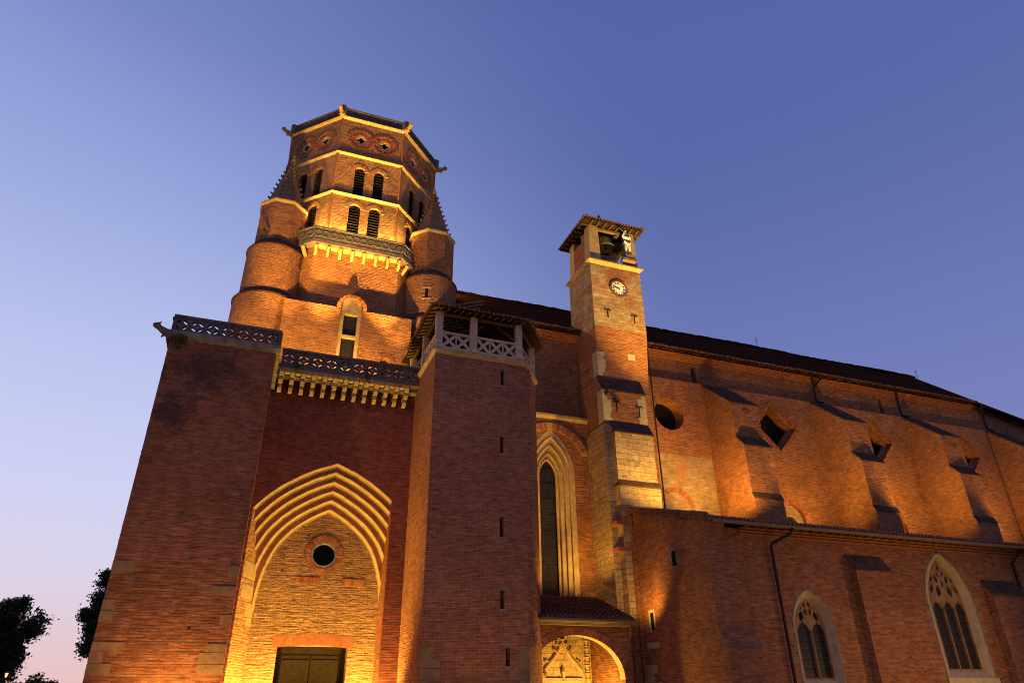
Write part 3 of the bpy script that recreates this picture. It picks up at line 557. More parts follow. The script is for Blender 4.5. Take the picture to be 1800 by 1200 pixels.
# ------------------------------------------------------------------ bell tower
TX, TY = 3.98, 45.67
bt = thing('bell_tower', 'octagonal brick belfry lit gold, with louvred windows and a pierced parapet', 'bell tower', (TX, TY, 0))
F39 = front(39.0)
mb = MB()
nich = rwin(3.83, 0.70, 17.6, 24.05)
mb.slab(F39, [(-0.3, 17.4), (7.75, 17.4), (7.75, 23.92), (4.75, 23.92)] + arc(3.83, 24.05, 0.95, 0.0, PI, 18) + [(2.91, 23.92), (-0.3, 23.92)], [[(x, max(z, 17.6)) for x, z in nich], rwin(6.25, 0.32, 19.6, 20.55)], 0, 0.65, 'brick_tower')
mb.side([(39.0, 23.0), (39.02, 23.922), (40.2, 24.6), (40.2, 23.0)], -0.3, 2.905, 'ledge'); mb.side([(39.0, 23.0), (39.02, 23.922), (40.2, 24.6), (40.2, 23.0)], 4.755, 7.75, 'ledge')
mb.box(-1.4, 9.3, 40.2, 52.3, 16, 24.3, 'brick_tower'); mb.box(5.8, 6.7, 39.5, 39.6, 19.4, 21, 'black')
# hood of the window above the ledge
A = arc(3.83, 24.05, 0.95, 0, PI, 18); mb.strip([F39(*p, 0.0) for p in A], [F39(*p, 1.0) for p in A], 'brick_tower')
voussoirs(mb, F39, 3.83, 24.05, 0.70, 0.92, 0, PI, 40, -0.03, 0.1); voussoirs(mb, F39, 6.25, 20.55, 0.32, 0.62, 0, PI, 24, -0.03, 0.1)
mb.build('base_wall', bt)
win = MB(); win.slab(F39, [(3.13, 17.7), (4.53, 17.7)] + arc(3.83, 24.05, 0.70, 0, PI, 14), [[(3.4, 20.0), (4.27, 20.0), (4.27, 21.95), (3.4, 21.95)], [(3.4, 22.12), (4.27, 22.12), (4.27, 23.62), (3.4, 23.62)]], 0.16, 0.5, 'stone')
wo_ = win.build('cross_window', bt)
mb = MB(); mb.fbox(F39, 3.3, 4.35, 19.9, 23.7, 0.42, 0.46, 'glass'); mb.build('pane', wo_)
# middle stage
mid = [(-0.4, 41.35), (1.02, 39.9), (6.72, 39.9), (8.2, 41.35), (10.4, 43.3), (10.4, 50), (-2.5, 50), (-2.5, 43.3)]
mb = MB(); mb.prism(mid, 24.0, 29.0, 'brick_tower'); mb.build('middle_stage', bt)
# corbelled balcony
bal = [(-0.15, 40.25), (0.86, 39.3), (6.88, 39.3), (7.75, 40.15), (10.2, 42.6), (10.2, 49), (-2.3, 49), (-2.3, 42.6)]
mb = MB(); F = front(39.3)
mb.prism(bal, 28.78, 29.05, 'stone_dark')
bedge = [(bal[0], bal[1]), (bal[1], bal[2]), (bal[2], bal[3])]
for a, c in bedge:
    u = Vector((c[0] - a[0], c[1] - a[1], 0)); L = u.length; u.normalize(); FF = frame((a[0], a[1], 0), u, (-u.y, u.x, 0))
    mb.slab(FF, [(0, 29.05), (L, 29.05), (L, 29.95), (0, 29.95)], [], 0.02, 0.14, 'stone_dark'); mb.fbox(FF, -0.03, L + 0.03, 29.951, 30.06, -0.04, 0.2, 'stone_dark')
    nn = max(1, int(L / 0.5))
    for i in range(nn):
        cx = (i + 0.5) * L / nn; band(mb, FF, circ(cx, 29.5, 0.2, 12), -0.012, 0.05, 0.05, 'stone_dark', True); mb.fbox(FF, cx - 0.03, cx + 0.03, 29.38, 29.62, -0.01, 0.05, 'stone_dark')
mb.build('balcony', bt)
for i in range(8):
    x = 1.1 + i * 0.8
    mb = MB(); mb.tube([(x, 39.42, 28.62), (x, 39.5, 28.4), (x, 39.7, 28.2), (x, 39.92, 28.15)], 0.1, 'stone', 8); mb.box(x - 0.12, x + 0.12, 39.4, 39.95, 28.6, 28.775, 'stone'); mb.build('corbel', bt)
for i in range(7): mb = MB(); mb.box(1.1 + i * 0.8 + 0.17, 1.1 + i * 0.8 + 0.63, 39.42, 39.9, 28.66, 28.776, 'stone'); mb.build('corbel_lintel', bt)
for (x, y) in ((0.25, 39.98), (7.35, 39.98)):
    mb = MB(); s = -1 if x < 3 else 1; mb.tube([(x, y, 28.7), (x - s * 0.12, y + 0.14, 28.4), (x - s * 0.3, y + 0.35, 28.1)], 0.14, 'stone', 8); mb.build('corbel', bt)
# octagonal belfry, eight faces
S, AP8 = 4.7, 5.675
def octf(k):
    a = -PI / 2 + k * PI / 4; n = Vector((math.cos(a), math.sin(a), 0)); u = Vector((-n.y, n.x, 0))
    return frame(Vector((TX, TY, 0)) + n * AP8 - u * S / 2, u, -n), n, u
mb = MB(); wl = []
for k in range(8):
    F, n, u = octf(k); holes = []
    if k in (0, 1, 2, 6, 7):
        for cx in (1.72, 3.12):
            holes += [rwin(cx - 0.03, 0.40, 30.3, 32.65, 10), rwin(cx + 0.02, 0.36, 33.9, 36.1, 10), circ(cx - 0.18 if cx < 2 else cx + 0.18, 39.12, 0.42, 20)]
            wl.append((F, cx))
    mb.slab(F, [(0, 28.9), (S, 28.9), (S, 41.0), (0, 41.0)], holes, 0, 0.5, 'brick_belfry')
    for cx in ((1.72, 3.12) if holes else ()):
        voussoirs(mb, F, cx - 0.03, 32.65, 0.40, 0.68, 0, PI, 22, -0.03, 0.1, ('vouss_pale',)); voussoirs(mb, F, cx + 0.02, 36.1, 0.36, 0.64, 0, PI, 22, -0.03, 0.1, ('vouss_pale', 'vouss_pale', 'vouss'))
        q = cx - 0.18 if cx < 2 else cx + 0.18
        voussoirs(mb, F, q, 39.12, 0.44, 0.74, 0, 2 * PI, 36, -0.012, 0.1); voussoirs(mb, F, q, 39.12, 0.80, 1.02, 0, 2 * PI, 44, -0.045, 0.1)
    c0 = F(0, 0, 0)   # thin corner shaft
    mb.tube([(c0.x, c0.y, 29), (c0.x, c0.y, 41)], 0.09, 'vouss', 8)
mb.build('belfry_wall', bt)
mb = MB(); mb.lathe((TX, TY, 0), [(5.35, 29.0), (5.35, 41.2)], 'black', 8, PI / 8); mb.build('dark_core', bt)
for z0, pr, hh in ((33.66, 0.17, 0.15), (37.40, 0.17, 0.15), (40.86, 0.22, 0.18)):
    mb = MB(); r0 = AP8 / math.cos(PI / 8); mb.lathe((TX, TY, 0), [(r0 - 0.1, z0 - 0.06), (r0 + pr * 0.5, z0 - 0.04), (r0 + pr, z0 + hh * 0.5), (r0 + pr, z0 + hh * 0.7), (r0, z0 + hh + 0.1)], 'stone', 8, PI / 8); mb.build('string_course', bt)
for F, cx in wl:
    for kind, cz0, cz1, w, off in (('low', 30.3, 32.65, 0.40, -0.03), ('up', 33.9, 36.1, 0.36, 0.02)):
        mb = MB(); x = cx + off; z = cz0 + 0.12
        while z < cz1 + w * 0.8:
            hw = w if z < cz1 else math.sqrt(max(0.01, w * w - (z - cz1) ** 2)) 
            mb.hexa([F(x - hw, z, 0.12), F(x + hw, z, 0.12), F(x + hw, z + 0.13, 0.44), F(x - hw, z + 0.13, 0.44), F(x - hw, z + 0.035, 0.12), F(x + hw, z + 0.035, 0.12), F(x + hw, z + 0.165, 0.44), F(x - hw, z + 0.165, 0.44)], 'louvre'); z += 0.235
        mb.fbox(F, x - w, x + w, cz0, cz1 + w, 0.46, 0.5, 'black')
        mb.build('louvred_window', bt)
    q = cx - 0.18 if cx < 2 else cx + 0.18; mb = MB()
    qf = []
    for i in range(4):
        a = i * PI / 2; qf += arc(q + 0.17 * math.cos(a), 39.12 + 0.17 * math.sin(a), 0.142, a - 1.9, a + 1.9, 8)
    mb.slab(F, circ(q, 39.12, 0.43, 24), [qf], 0.02, 0.16, 'stone_white'); mb.fbox(F, q - 0.4, q + 0.4, 38.72, 39.52, 0.4, 0.44, 'black'); mb.build('quatrefoil_window', bt)
# parapet
for k in range(8):
    a = -PI / 2 + k * PI / 4; n = Vector((math.cos(a), math.sin(a), 0)); u = Vector((-n.y, n.x, 0)); hs = (AP8 + 0.08) * math.tan(PI / 8)
    F = frame(Vector((TX, TY, 0)) + n * (AP8 + 0.08) - u * hs, u, -n); L = 2 * hs; mb = MB()
    mb.fbox(F, 0, L, 41.05, 41.2, -0.02, 0.2, 'vouss_dark')
    balustrade(mb, F, 0.25, L - 0.25, 41.2, 41.72, 8, 'stone_dark', 0.14); mb.build('parapet', bt)
    c = F(0, 0, 0); d = (c - Vector((TX, TY, 0))).normalized()
    mb = MB(); mb.lathe((c.x, c.y, 0), [(0.24, 41.0), (0.24, 41.86), (0.26, 41.87), (0.26, 41.92), (0.1, 41.95)], 'stone_dark', 8); mb.build('parapet_post', bt)
    if k in (0, 1, 2, 7): gargoyle(bt, (c.x + d.x * 0.1, c.y + d.y * 0.1, 40.95), (d.x, d.y, 0.02), 0.85, 'stone_tan')
mb = MB(); mb.lathe((TX, TY, 0), [(6.1, 41.1), (0.2, 41.4)], 'ledge', 8, PI / 8); mb.build('roof', bt)

# ------------------------------------------------------------------ the two round corner turrets with spires
def turret(cx, cy, label, tiers, seed, arrow):
    t_ = thing('corner_turret', label, 'turret', (cx, cy, 17), 'round turrets at the corners of the bell tower')
    mb = MB(); (r1, z1), (r2, z2), (r3, z3) = tiers
    mb.lathe((cx, cy, 0), [(r1, 16.8), (r1, z1)], 'brick_tower', 40); mb.lathe((cx, cy, 0), [(r2, z1 + 0.4), (r2, z2)], 'brick_tower', 40)
    mb.lathe((cx, cy, 0), [(r3, z2 + 0.4), (r3, z3)], 'brick_tower', 8, PI / 8); mb.build('shaft', t_)
    for a, c, z, n, rt in ((r1, r2, z1, 40, 0), (r2, r3, z2, 40, 0)):
        mb = MB(); mb.lathe((cx, cy, 0), [(a + 0.07, z - 0.05), (a + 0.07, z + 0.04), (c - 0.15, z + 0.75), (c - 0.3, z + 0.5)], 'ledge', n, rt); mb.build('weathering', t_)
    mb = MB(); mb.lathe((cx, cy, 0), [(r3, z3 - 0.05), (r3 + 0.12, z3 + 0.1), (r3 + 0.12, z3 + 0.18), (r3 - 0.2, z3 + 0.26)], 'stone', 8, PI / 8); mb.build('cornice', t_)
    mb = MB(); rs, zt = r3 - 0.22, 36.65; mb.lathe((cx, cy, 0), [(rs, z3 + 0.2), (0.07, zt)], 'stone_tan', 8, PI / 8)
    mb.lathe((cx, cy, 0), [(0.07, zt - 0.15), (0.16, zt - 0.05), (0.17, zt + 0.1), (0.05, zt + 0.3), (0.1, zt + 0.4), (0.02, zt + 0.55)], 'stone', 10); mb.build('spire', t_)
    rn = random.Random(seed)
    for k in range(8):
        a = PI / 8 + k * PI / 4
        for i in range(10):
            f = (i + 0.4) / 10.5; r = rs + (0.07 - rs) * f; z = z3 + 0.2 + (zt - z3 - 0.2) * f
            p = Vector((cx + r * math.cos(a), cy + r * math.sin(a), z)); o = Vector((math.cos(a), math.sin(a), 0))
            mb = MB(); mb.tube([p - o * 0.05, p + o * 0.10 + Vector((0, 0, 0.05)), p + o * 0.12 + Vector((0, 0, 0.14))], [0.07, 0.07 + rn.uniform(-0.015, 0.02), 0.03], 'stone_tan', 5); mb.build('crocket', t_)
    for (ang, z, h, w, r, fr) in arrow:
        n = Vector((math.cos(ang), math.sin(ang), 0)); u = Vector((-n.y, n.x, 0)); F = frame(Vector((cx, cy, 0)) + n * (r + 0.012), u, -n); mb = MB()
        mb.fbox(F, -w, w, z, z + h, 0, 0.3, 'black')
        if fr: mb.fbox(F, -w - 0.22, w + 0.22, z + h, z + h + 0.16, -0.02, 0.3, 'stone'); mb.fbox(F, -w - 0.22, w + 0.22, z - 0.14, z, -0.02, 0.3, 'stone')
        else:
            if w > 0.2: voussoirs(mb, F, 0, z + h * 0.75, w, w + 0.2, 0, PI, 12, -0.02, 0.1)
        mb.build('slit_window', t_)
    return t_
turret(-1.32, 41.2, 'round stepped turret at the left corner of the belfry, stone spire, square opening under it', ((2.1, 24.2), (1.82, 28.05), (1.58, 31.75)), 1, ((-PI * 0.75, 30.0, 0.9, 0.26, 1.42, 0), (-PI / 4, 29.8, 1.1, 0.26, 1.42, 0)))
turret(9.28, 41.2, 'round turret at the right corner of the belfry, stone spire, two narrow slits', ((2.1, 24.4), (1.95, 27.9), (1.68, 31.85)), 2, ((-PI / 2, 29.3, 0.55, 0.07, 1.54, 0), (-PI / 2 - 0.3, 26.0, 0.75, 0.09, 1.95, 1)))

# ------------------------------------------------------------------ nave
nav = thing('nave', 'long brick nave with tiled roof, round and diamond shaped openings high in its wall', 'nave', (40, 46, 0))
XE = 59.5
diam = [(36.42, 20.02), (46.2, 19.95), (56.2, 19.9)]; DW, DH = 1.82, 1.92
halfw = [(26.55, 12.6), (36.3, 12.6), (46.1, 12.6), (56.0, 12.6)]
F = front(39.0); holes = [circ(26.88, 19.78, 1.2, 40)]
for x, z in diam: holes.append([(x - DW, z), (x, z - DH), (x + DW, z), (x, z + DH)])
for x, z in halfw: holes.append([(x - 1.15, z - 0.6), (x + 1.15, z - 0.6)] + arc(x, z + 0.3, 1.15, 0, PI, 16))
mb = MB()
mb.slab(F, [(24.0, 0), (XE, 0), (XE, 22.62), (24.0, 22.62)], holes, 0, 1.3, 'brick_nave')
upo = [(29.7, 30.12), (48.45, 48.85)]
F2 = front(39.55)
mb.slab(F2, [(9.5, 22.0), (XE, 22.0), (XE, 25.6), (9.5, 25.6)], [[(a, 22.9), (b_, 22.9), (b_, 24.35), (a, 24.35)] for a, b_ in upo], 0, 0.6, 'brick_nave')
mb.box(24.0, XE, 39.001, 39.7, 22.621, 22.66, 'ledge')
for a, b_ in upo: mb.fbox(F2, a - 0.1, b_ + 0.1, 22.8, 24.4, 0.5, 0.55, 'black')
# apse end, turning away
mb.prism([(XE, 39.0), (72, 41.4), (74, 46), (72, 51), (XE, 53)], 0, 22.6, 'brick_nave'); mb.prism([(XE, 39.55), (71.4, 41.95), (73, 46), (71.4, 50.5), (XE, 52)], 22.0, 25.5, 'brick_nave')
# back of the nave and the bay left of the clock tower
mb.box(10.5, XE, 52.0, 53.0, 0, 25.5, 'brick_nave')
mb.slab(F2, [(9.5, 18.0), (20.0, 18.0), (20.0, 22.0), (9.5, 22.0)], [], 0, 0.6, 'brick_nave')
mb.build('wall', nav)
mb = MB(); F = front(39.0)
mb.fbox(F, 24.35, 29.98, 12.0, 16.75, -0.025, 0.0, 'plaster'); 
for i in range(16): mb.fbox(F, 29.98, 29.98 + 0.0 + 0.0001 + random.choice((0.02, 0.04)), 12 + i * 0.29, 12.28 + i * 0.29, -0.022, 0.0, 'plaster')
mb.build('rendered_patch', nav)
mb = MB(); voussoirs(mb, F, 26.88, 19.78, 1.2, 1.5, 0, 2 * PI, 72, -0.03, 0.1); rwo = mb.build('round_opening', nav)
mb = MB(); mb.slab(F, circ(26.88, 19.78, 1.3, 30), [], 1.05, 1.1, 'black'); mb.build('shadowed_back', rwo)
for (x, z) in diam:
    mb = MB(); L = [(x - DW, z), (x, z - DH), (x + DW, z), (x, z + DH)]
    for i in range(4):
        a, c = Vector(L[i]), Vector(L[(i + 1) % 4]); nrm = Vector((c.y - a.y, a.x - c.x)).normalized()
        if nrm.dot((a + c) / 2 - Vector((x, z))) < 0: nrm = -nrm
        m_ = 24
        for j in range(m_):
            p = a + (c - a) * ((j + 0.1) / m_); q = a + (c - a) * ((j + 0.9) / m_); p2, q2 = p + nrm * 0.3, q + nrm * 0.3; jd = random.uniform(-0.012, 0.01)
            mb.hexa([F(*p, -0.03 + jd), F(*q, -0.03 + jd), F(*q, 0.1), F(*p, 0.1), F(*p2, -0.03 + jd), F(*q2, -0.03 + jd), F(*q2, 0.1), F(*p2, 0.1)], random.choice(('vouss', 'vouss_dark')))
    # stepped inner frame
    I = [(x - DW + 0.35, z), (x, z - DH + 0.35), (x + DW - 0.35, z), (x, z + DH - 0.35)]
    mb.slab(F, [(p[0] * 1.0, p[1]) for p in L], [I], 0.42, 0.75, 'brick_nave')
    o_ = mb.build('diamond_opening', nav)
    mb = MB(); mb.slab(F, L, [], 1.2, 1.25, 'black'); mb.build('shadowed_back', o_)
for (x, z) in halfw:
    mb = MB(); voussoirs(mb, F, x, z + 0.3, 1.15, 1.5, 0, PI, 40, -0.035, 0.1); mb.slab(F, [(x - 1.15, z - 0.6), (x + 1.15, z - 0.6)] + arc(x, z + 0.3, 1.15, 0, PI, 16), [[(x - 0.55, z - 0.5), (x + 0.55, z - 0.5)] + arc(x, z + 0.1, 0.55, 0, PI, 12)], 0.3, 0.6, 'plaster')
    band(mb, F, arc(x, z + 0.1, 0.55, 0, PI, 14), 0.26, 0.35, 0.07, 'stone')
    o_ = mb.build('half_round_window', nav); mb = MB(); mb.fbox(F, x - 0.6, x + 0.6, z - 0.6, z + 0.7, 0.5, 0.55, 'glass'); mb.build('pane', o_)
mb = MB()   # tiled roof
ER, RZ, RY = 25.2, 31.2, 46.0
A = [(9.3, 38.75, ER), (XE, 38.75, ER), (62.6, RY, RZ), (9.3, RY, RZ)]
th = 0.22
def sheet(mb, pts, k, th=0.2):
    n = len(pts); lo = [(x, y, z - th) for x, y, z in pts]
    mb.add(list(pts) + lo, [tuple(range(n)), tuple(range(2 * n - 1, n - 1, -1))] + [(i, n + i, n + (i + 1) % n, (i + 1) % n) for i in range(n)], k)
sheet(mb, A, 'tile'); sheet(mb, [(XE, 38.75, ER), (72.4, 41.2, ER - 0.02), (62.6, RY, RZ)], 'tile'); sheet(mb, [(72.4, 41.2, ER), (72.4, 51, ER), (62.6, RY, RZ)], 'tile'); sheet(mb, [(72.4, 51, ER), (XE, 53.2, ER), (9.3, 53.2, ER), (9.3, RY, RZ), (62.6, RY, RZ)], 'tile')
rn = random.Random(9); x = 9.4
while x < XE:     # ragged line of eave tiles
    w = 0.24; mb.box(x, x + w * 0.86, 38.66 - rn.uniform(0, 0.12), 39.1, ER - 0.02 + rn.uniform(-0.05, 0.02), ER + 0.07, 'canal'); x += w
x = 9.6
while x < 62.4:
    q = rn.uniform(-0.03, 0.03); mb.tube([(x, RY, RZ + 0.02 + q + 0.05 * math.sin(x * 0.35)), (x + 0.5, RY, RZ + 0.05 + q + 0.05 * math.sin(x * 0.35))], [0.19, 0.15], 'tile', 7); x += 0.46
mb.build('roof', nav)
mb = MB()
for i in range(4): mb.box(9.5, XE, 39.55 - 0.13 * (i + 1), 39.54, 24.62 + i * 0.1, 24.7 + i * 0.1, 'vouss')
mb.build('eave_cornice', nav)
for x in (41.3, 50.4, 60.6):
    mb = MB(); mb.tube([(x - 0.45, 38.75, 25.1), (x, 39.2, 24.1), (x, 39.25, 23.9), (x + 0.02, 39.25, 22.9), (x + 0.1, 38.7, 22.55)], 0.09, 'iron', 8)
    if x < 45: mb.tube([(x + 0.75, 38.75, 25.1), (x, 39.2, 24.1)], 0.08, 'iron', 8)
    mb.build('downpipe', nav)
for (x, y, z) in ((42.6, 46, 31.3), (63.0, 46, 31.2)):
    mb = MB(); mb.tube([(x, y, z), (x, y, z + 1.1)], 0.025, 'iron', 6); mb.tube([(x - 0.12, y, z + 0.8), (x + 0.12, y, z + 0.8)], 0.02, 'iron', 5); mb.build('lightning_rod', nav)
# tall pointed window left of the clock tower
lb = thing('lancet_bay', 'tall narrow pointed window deep in moulded stone between stair turret and clock tower', 'window bay', (17.3, 38.6, 0))
F = front(38.6); LX = 17.25
mb = MB()
mb.slab(F, [(14.0, 0), (20.1, 0), (20.1, 18.15), (14.0, 18.15)], [pwin(LX, 1.62, 6.9, 14.3, 17.35)], 0, 0.5, 'brick_nave')
mb.box(14.0, 20.1, 39.1, 39.62, 17.0, 18.16, 'brick_nave')
mb.side([(38.45, 18.0), (38.35, 18.15), (38.35, 18.3), (39.6, 18.55), (39.6, 18.0)], 14.0, 20.0, 'stone'); mb.build('wall', lb)
mb = MB()
for i, (w0, w1, d0, d1) in enumerate(((1.62, 1.32, -0.02, 0.18), (1.34, 1.05, 0.18, 0.42), (1.07, 0.80, 0.42, 0.64), (0.82, 0.63, 0.64, 0.84))):
    ap = lambda w: 14.3 + 3.05 * (w / 1.62) * 0.98 - (0.0 if w > 1 else 0.0)
    A = [(LX + w0, 6.9)] + pointed(LX, w0, 14.3, ap(w0) + 0.02, 16) + [(LX - w0, 6.9)]; Bq = [(LX + w1, 6.9)] + pointed(LX, w1, 14.3, ap(w1), 16) + [(LX - w1, 6.9)]
    mb.strip([F(*p, d0) for p in A], [F(*p, d0) for p in Bq], 'stone'); mb.strip([F(*p, d0) for p in Bq], [F(*p, d1) for p in Bq], 'stone')
    mb.tube([F(*p, d0 - 0.0) for p in Bq], 0.075, 'stone', 7)
mb.slab(F, [(LX - 1.66, 6.5), (LX + 1.66, 6.5), (LX + 1.66, 6.95), (LX - 1.66, 6.95)], [], -0.12, 0.7, 'stone')
mb.build('moulded_frame', lb)
mb = MB(); mb.slab(F, pwin(LX, 0.7, 6.9, 14.3, 15.9), [], 0.84, 0.9, 'glass')
for z in range(8): mb.fbox(F, LX - 0.66, LX + 0.66, 7.9 + z, 7.94 + z, 0.8, 0.84, 'iron')
mb.build('stained_glass', lb)
mb = MB(); voussoirs(mb, F, LX, 14.9, 2.35, 2.8, 0.32, PI - 0.32, 60, -0.16, 0.1, ('vouss', 'vouss_pale')); mb.build('relieving_arch', lb)

# nave buttresses
def buttress(x0, w, label, seed):
    t_ = thing('nave_buttress', label, 'buttress', (x0 + w / 2, 37, 12), 'stepped brick buttresses along the nave'); x1 = x0 + w
    mb = MB()
    mb.side([(39.0, 11.0), (35.35, 11.0), (35.35, 13.1), (35.5, 13.45), (35.5, 16.72), (36.15, 17.5), (36.15, 20.05), (39.0, 22.5)], x0, x1, 'brick_nave')
    mb.build('wall', t_)
    mb = MB(); mb.side([(36.09, 20.02), (36.09, 20.1), (39.0, 22.6), (39.0, 22.5)], x0 - 0.03, x1 + 0.03, 'ledge'); mb.build('weathering', t_)
    mb = MB(); mb.side([(35.43, 16.69), (35.43, 16.77), (36.14, 17.58), (36.16, 17.45)], x0 - 0.03, x1 + 0.03, 'ledge'); mb.build('weathering', t_)
    mb = MB(); mb.side([(35.31, 13.06), (35.31, 13.14), (35.5, 13.55), (35.52, 13.4)], x0 - 0.02, x1 + 0.02, 'ledge')
    mb.build('weathering', t_)
    return t_
buttress(30.1, 2.3, 'stepped brick buttress nearest the clock tower, brightest lit along its left side', 1)
buttress(40.3, 2.15, 'stepped brick buttress between the first and second diamond shaped openings', 2)
buttress(50.0, 2.1, 'stepped brick buttress between the second and third diamond shaped openings', 3)
buttress(60.0, 2.2, 'stepped brick buttress right of the third diamond opening, at the right edge', 4)

# ------------------------------------------------------------------ clock tower
ct = thing('clock_tower', 'slim square clock tower of brick and stone on a buttress, open belfry and tiled cap', 'clock tower', (22, 38, 0))
CX0, CX1 = 20.05, 24.15
mb = MB()
mb.prism([(CX0, 36.6), (CX1, 36.6), (CX1, 40.2), (CX0, 40.2)], 24.6, 29.75, 'clock_wall')
mb.build('clock_stage', ct)
mb = MB()
mb.prism([(CX0, 36.6), (23.75, 36.6), (23.75, 40.2), (CX0, 40.2)], 19.0, 24.6, 'brick_nave', [(CX0, 36.6), (CX1, 36.6), (CX1, 40.2), (CX0, 40.2)])
mb.prism([(CX0 - 0.05, 37.3), (24.4, 37.3), (24.4, 39.3), (CX0 - 0.05, 39.3)], 0, 21.6, 'brick_nave')
mb.side([(39.3, 17.3), (36.1, 17.3), (36.1, 19.55), (36.6, 20.6), (39.3, 20.6)], 19.95, 23.15, 'brick_nave')
mb.side([(39.3, 13.3), (35.6, 13.3), (35.6, 16.5), (36.1, 17.32), (39.3, 17.32)], 20.35, 23.1, 'ashlar')
mb.box(19.93, 20.36, 36.15, 39.3, 0, 17.2, 'ashlar')
mb.box(20.36, 23.2, 35.5, 39.0, 0, 13.1, 'ashlar'); mb.side([(35.5, 13.1), (35.6, 13.3), (39, 13.3), (39, 13.1)], 20.36, 23.2, 'ledge')
for z in (9.2, 10.7): mb.box(19.925, 23.205, 35.495, 36.2, z, z + 0.22, 'vouss_dark')
mb.box(19.9, 23.22, 35.47, 36.3, 0, 5.6, 'brick_nave')
mb.side([(36.02, 19.5), (36.02, 19.58), (36.58, 20.7), (36.62, 20.5)], 19.92, 23.18, 'ledge'); mb.side([(35.52, 16.45), (35.52, 16.54), (36.08, 17.4), (36.12, 17.2)], 20.3, 23.15, 'ledge')
mb.side([(35.42, 13.0), (35.42, 13.1), (35.6, 13.45), (35.6, 13.2)], 20.3, 23.25, 'ledge')
mb.build('buttress', ct)
mb = MB(); rr = random.Random(11)
for z0, z1, x, y, s in ((17.32, 19.5, 19.95, 36.1, 1), (17.32, 19.5, 23.15, 36.1, -1), (20.75, 22.6, 20.05, 36.6, 1)):
    z = z0
    while z < z1 - 0.1:
        h = rr.uniform(0.24, 0.36); w = rr.choice((0.32, 0.5, 0.6)); mb = MB(); mb.box(min(x - s * 0.012, x + s * w), max(x - s * 0.012, x + s * w), y - 0.015, y + 0.7, z, z + h, 'stone_white'); mb.build('quoin', ct); z += h + 0.015
mb = MB(); mb.box(22.45, 23.0, 36.585, 36.9, 22.3, 22.75, 'stone_white')
mb.build('quoin', ct)
mb = MB(); q = [(CX0, 36.6), (CX1, 36.6), (CX1, 40.2), (CX0, 40.2)]
mb.prism(q, 29.78, 29.98, 'stone', grow(q, 0.2)); mb.prism(grow(q, 0.22), 29.982, 30.08, 'stone'); mb.prism(grow(q, 0.21), 30.082, 30.3, 'stone_grey', grow(q, -0.02)); mb.build('cornice', ct)
for (x0, x1, y0, y1, k) in ((20.12, 21.0, 36.66, 37.5, 'stone'), (23.3, 24.08, 36.66, 37.5, 'stone'), (20.12, 21.0, 39.3, 40.1, 'stone'), (23.3, 24.08, 39.3, 40.1, 'stone')):
    mb = MB(); mb.prism([(x0, y0), (x1, y0), (x1, y1), (x0, y1)], 30.3, 33.35, k, [(x0 + 0.05, y0 + 0.03), (x1 - 0.08, y0 + 0.03), (x1 - 0.08, y1 - .05), (x0 + 0.05, y1 - 0.05)]); mb.build('belfry_pier', ct)
mb = MB(); mb.box(20.16, 20.5, 37.5, 39.3, 30.3, 32.5, 'brick_nave'); mb.box(20.16, 20.5, 37.5, 38.0, 32.5, 33.0, 'brick_nave'); mb.box(21.0, 23.3, 39.5, 39.9, 30.3, 33.3, 'black'); mb.build('belfry_wall', ct)
mb = MB()
ev = [(19.62, 36.12), (24.55, 36.12), (24.55, 40.7), (19.62, 40.7)]; apx = (22.1, 38.4)
mdl = [(20.8, 37.25), (23.4, 37.25), (23.4, 39.55), (20.8, 39.55)]
mb.prism(ev, 33.42, 33.52, 'wood_black'); mb.prism(grow(ev, 0.03), 33.522, 34.35, 'tile', mdl); mb.prism(mdl, 34.352, 35.25, 'tile', [(22.0, 38.3), (22.2, 38.3), (22.2, 38.5), (22.0, 38.5)])
for i in range(22):
    x = 19.6 + i * 0.238; mb.tube([(x, 36.0, 33.53), (x, 36.3, 33.66)], 0.075, 'canal', 6); y = 36.1 + i * 0.218; mb.tube([(19.5, y, 33.53), (19.85, y, 33.68)], 0.075, 'canal', 6); mb.tube([(24.7, y, 33.53), (24.35, y, 33.68)], 0.075, 'canal', 6)
mb.build('roof', ct)
mb = MB(); mb.lathe((22.1, 38.4, 0), [(0.2, 35.15), (0.12, 35.35), (0.17, 35.5), (0.13, 35.75), (0.03, 36.0)], 'canal', 10); mb.build('finial', ct)
for x in [20.2 + i * 0.55 for i in range(8)]: mb = MB(); mb.box(x, x + 0.16, 36.1, 36.75, 33.3, 33.42, 'wood_dark'); mb.build('rafter', ct)
for y in [36.7 + i * 0.55 for i in range(7)]: mb = MB(); mb.box(19.6, 20.2, y, y + 0.16, 33.3, 33.42, 'wood_dark'); mb.build('rafter', ct); mb = MB(); mb.box(24.05, 24.6, y, y + 0.16, 33.3, 33.42, 'wood_dark'); mb.build('rafter', ct)
for y in (36.7, 37.95): mb = MB(); mb.box(20.2, 24.0, y, y + 0.25, 33.08, 33.26, 'timber'); mb.build('tie_beam', ct)
mb = MB(); mb.tube([(24.5, 37.2, 24.6), (24.5, 37.22, 24.0), (24.5, 37.22, 11.8)], 0.055, 'iron', 8); mb.build('downpipe', ct)
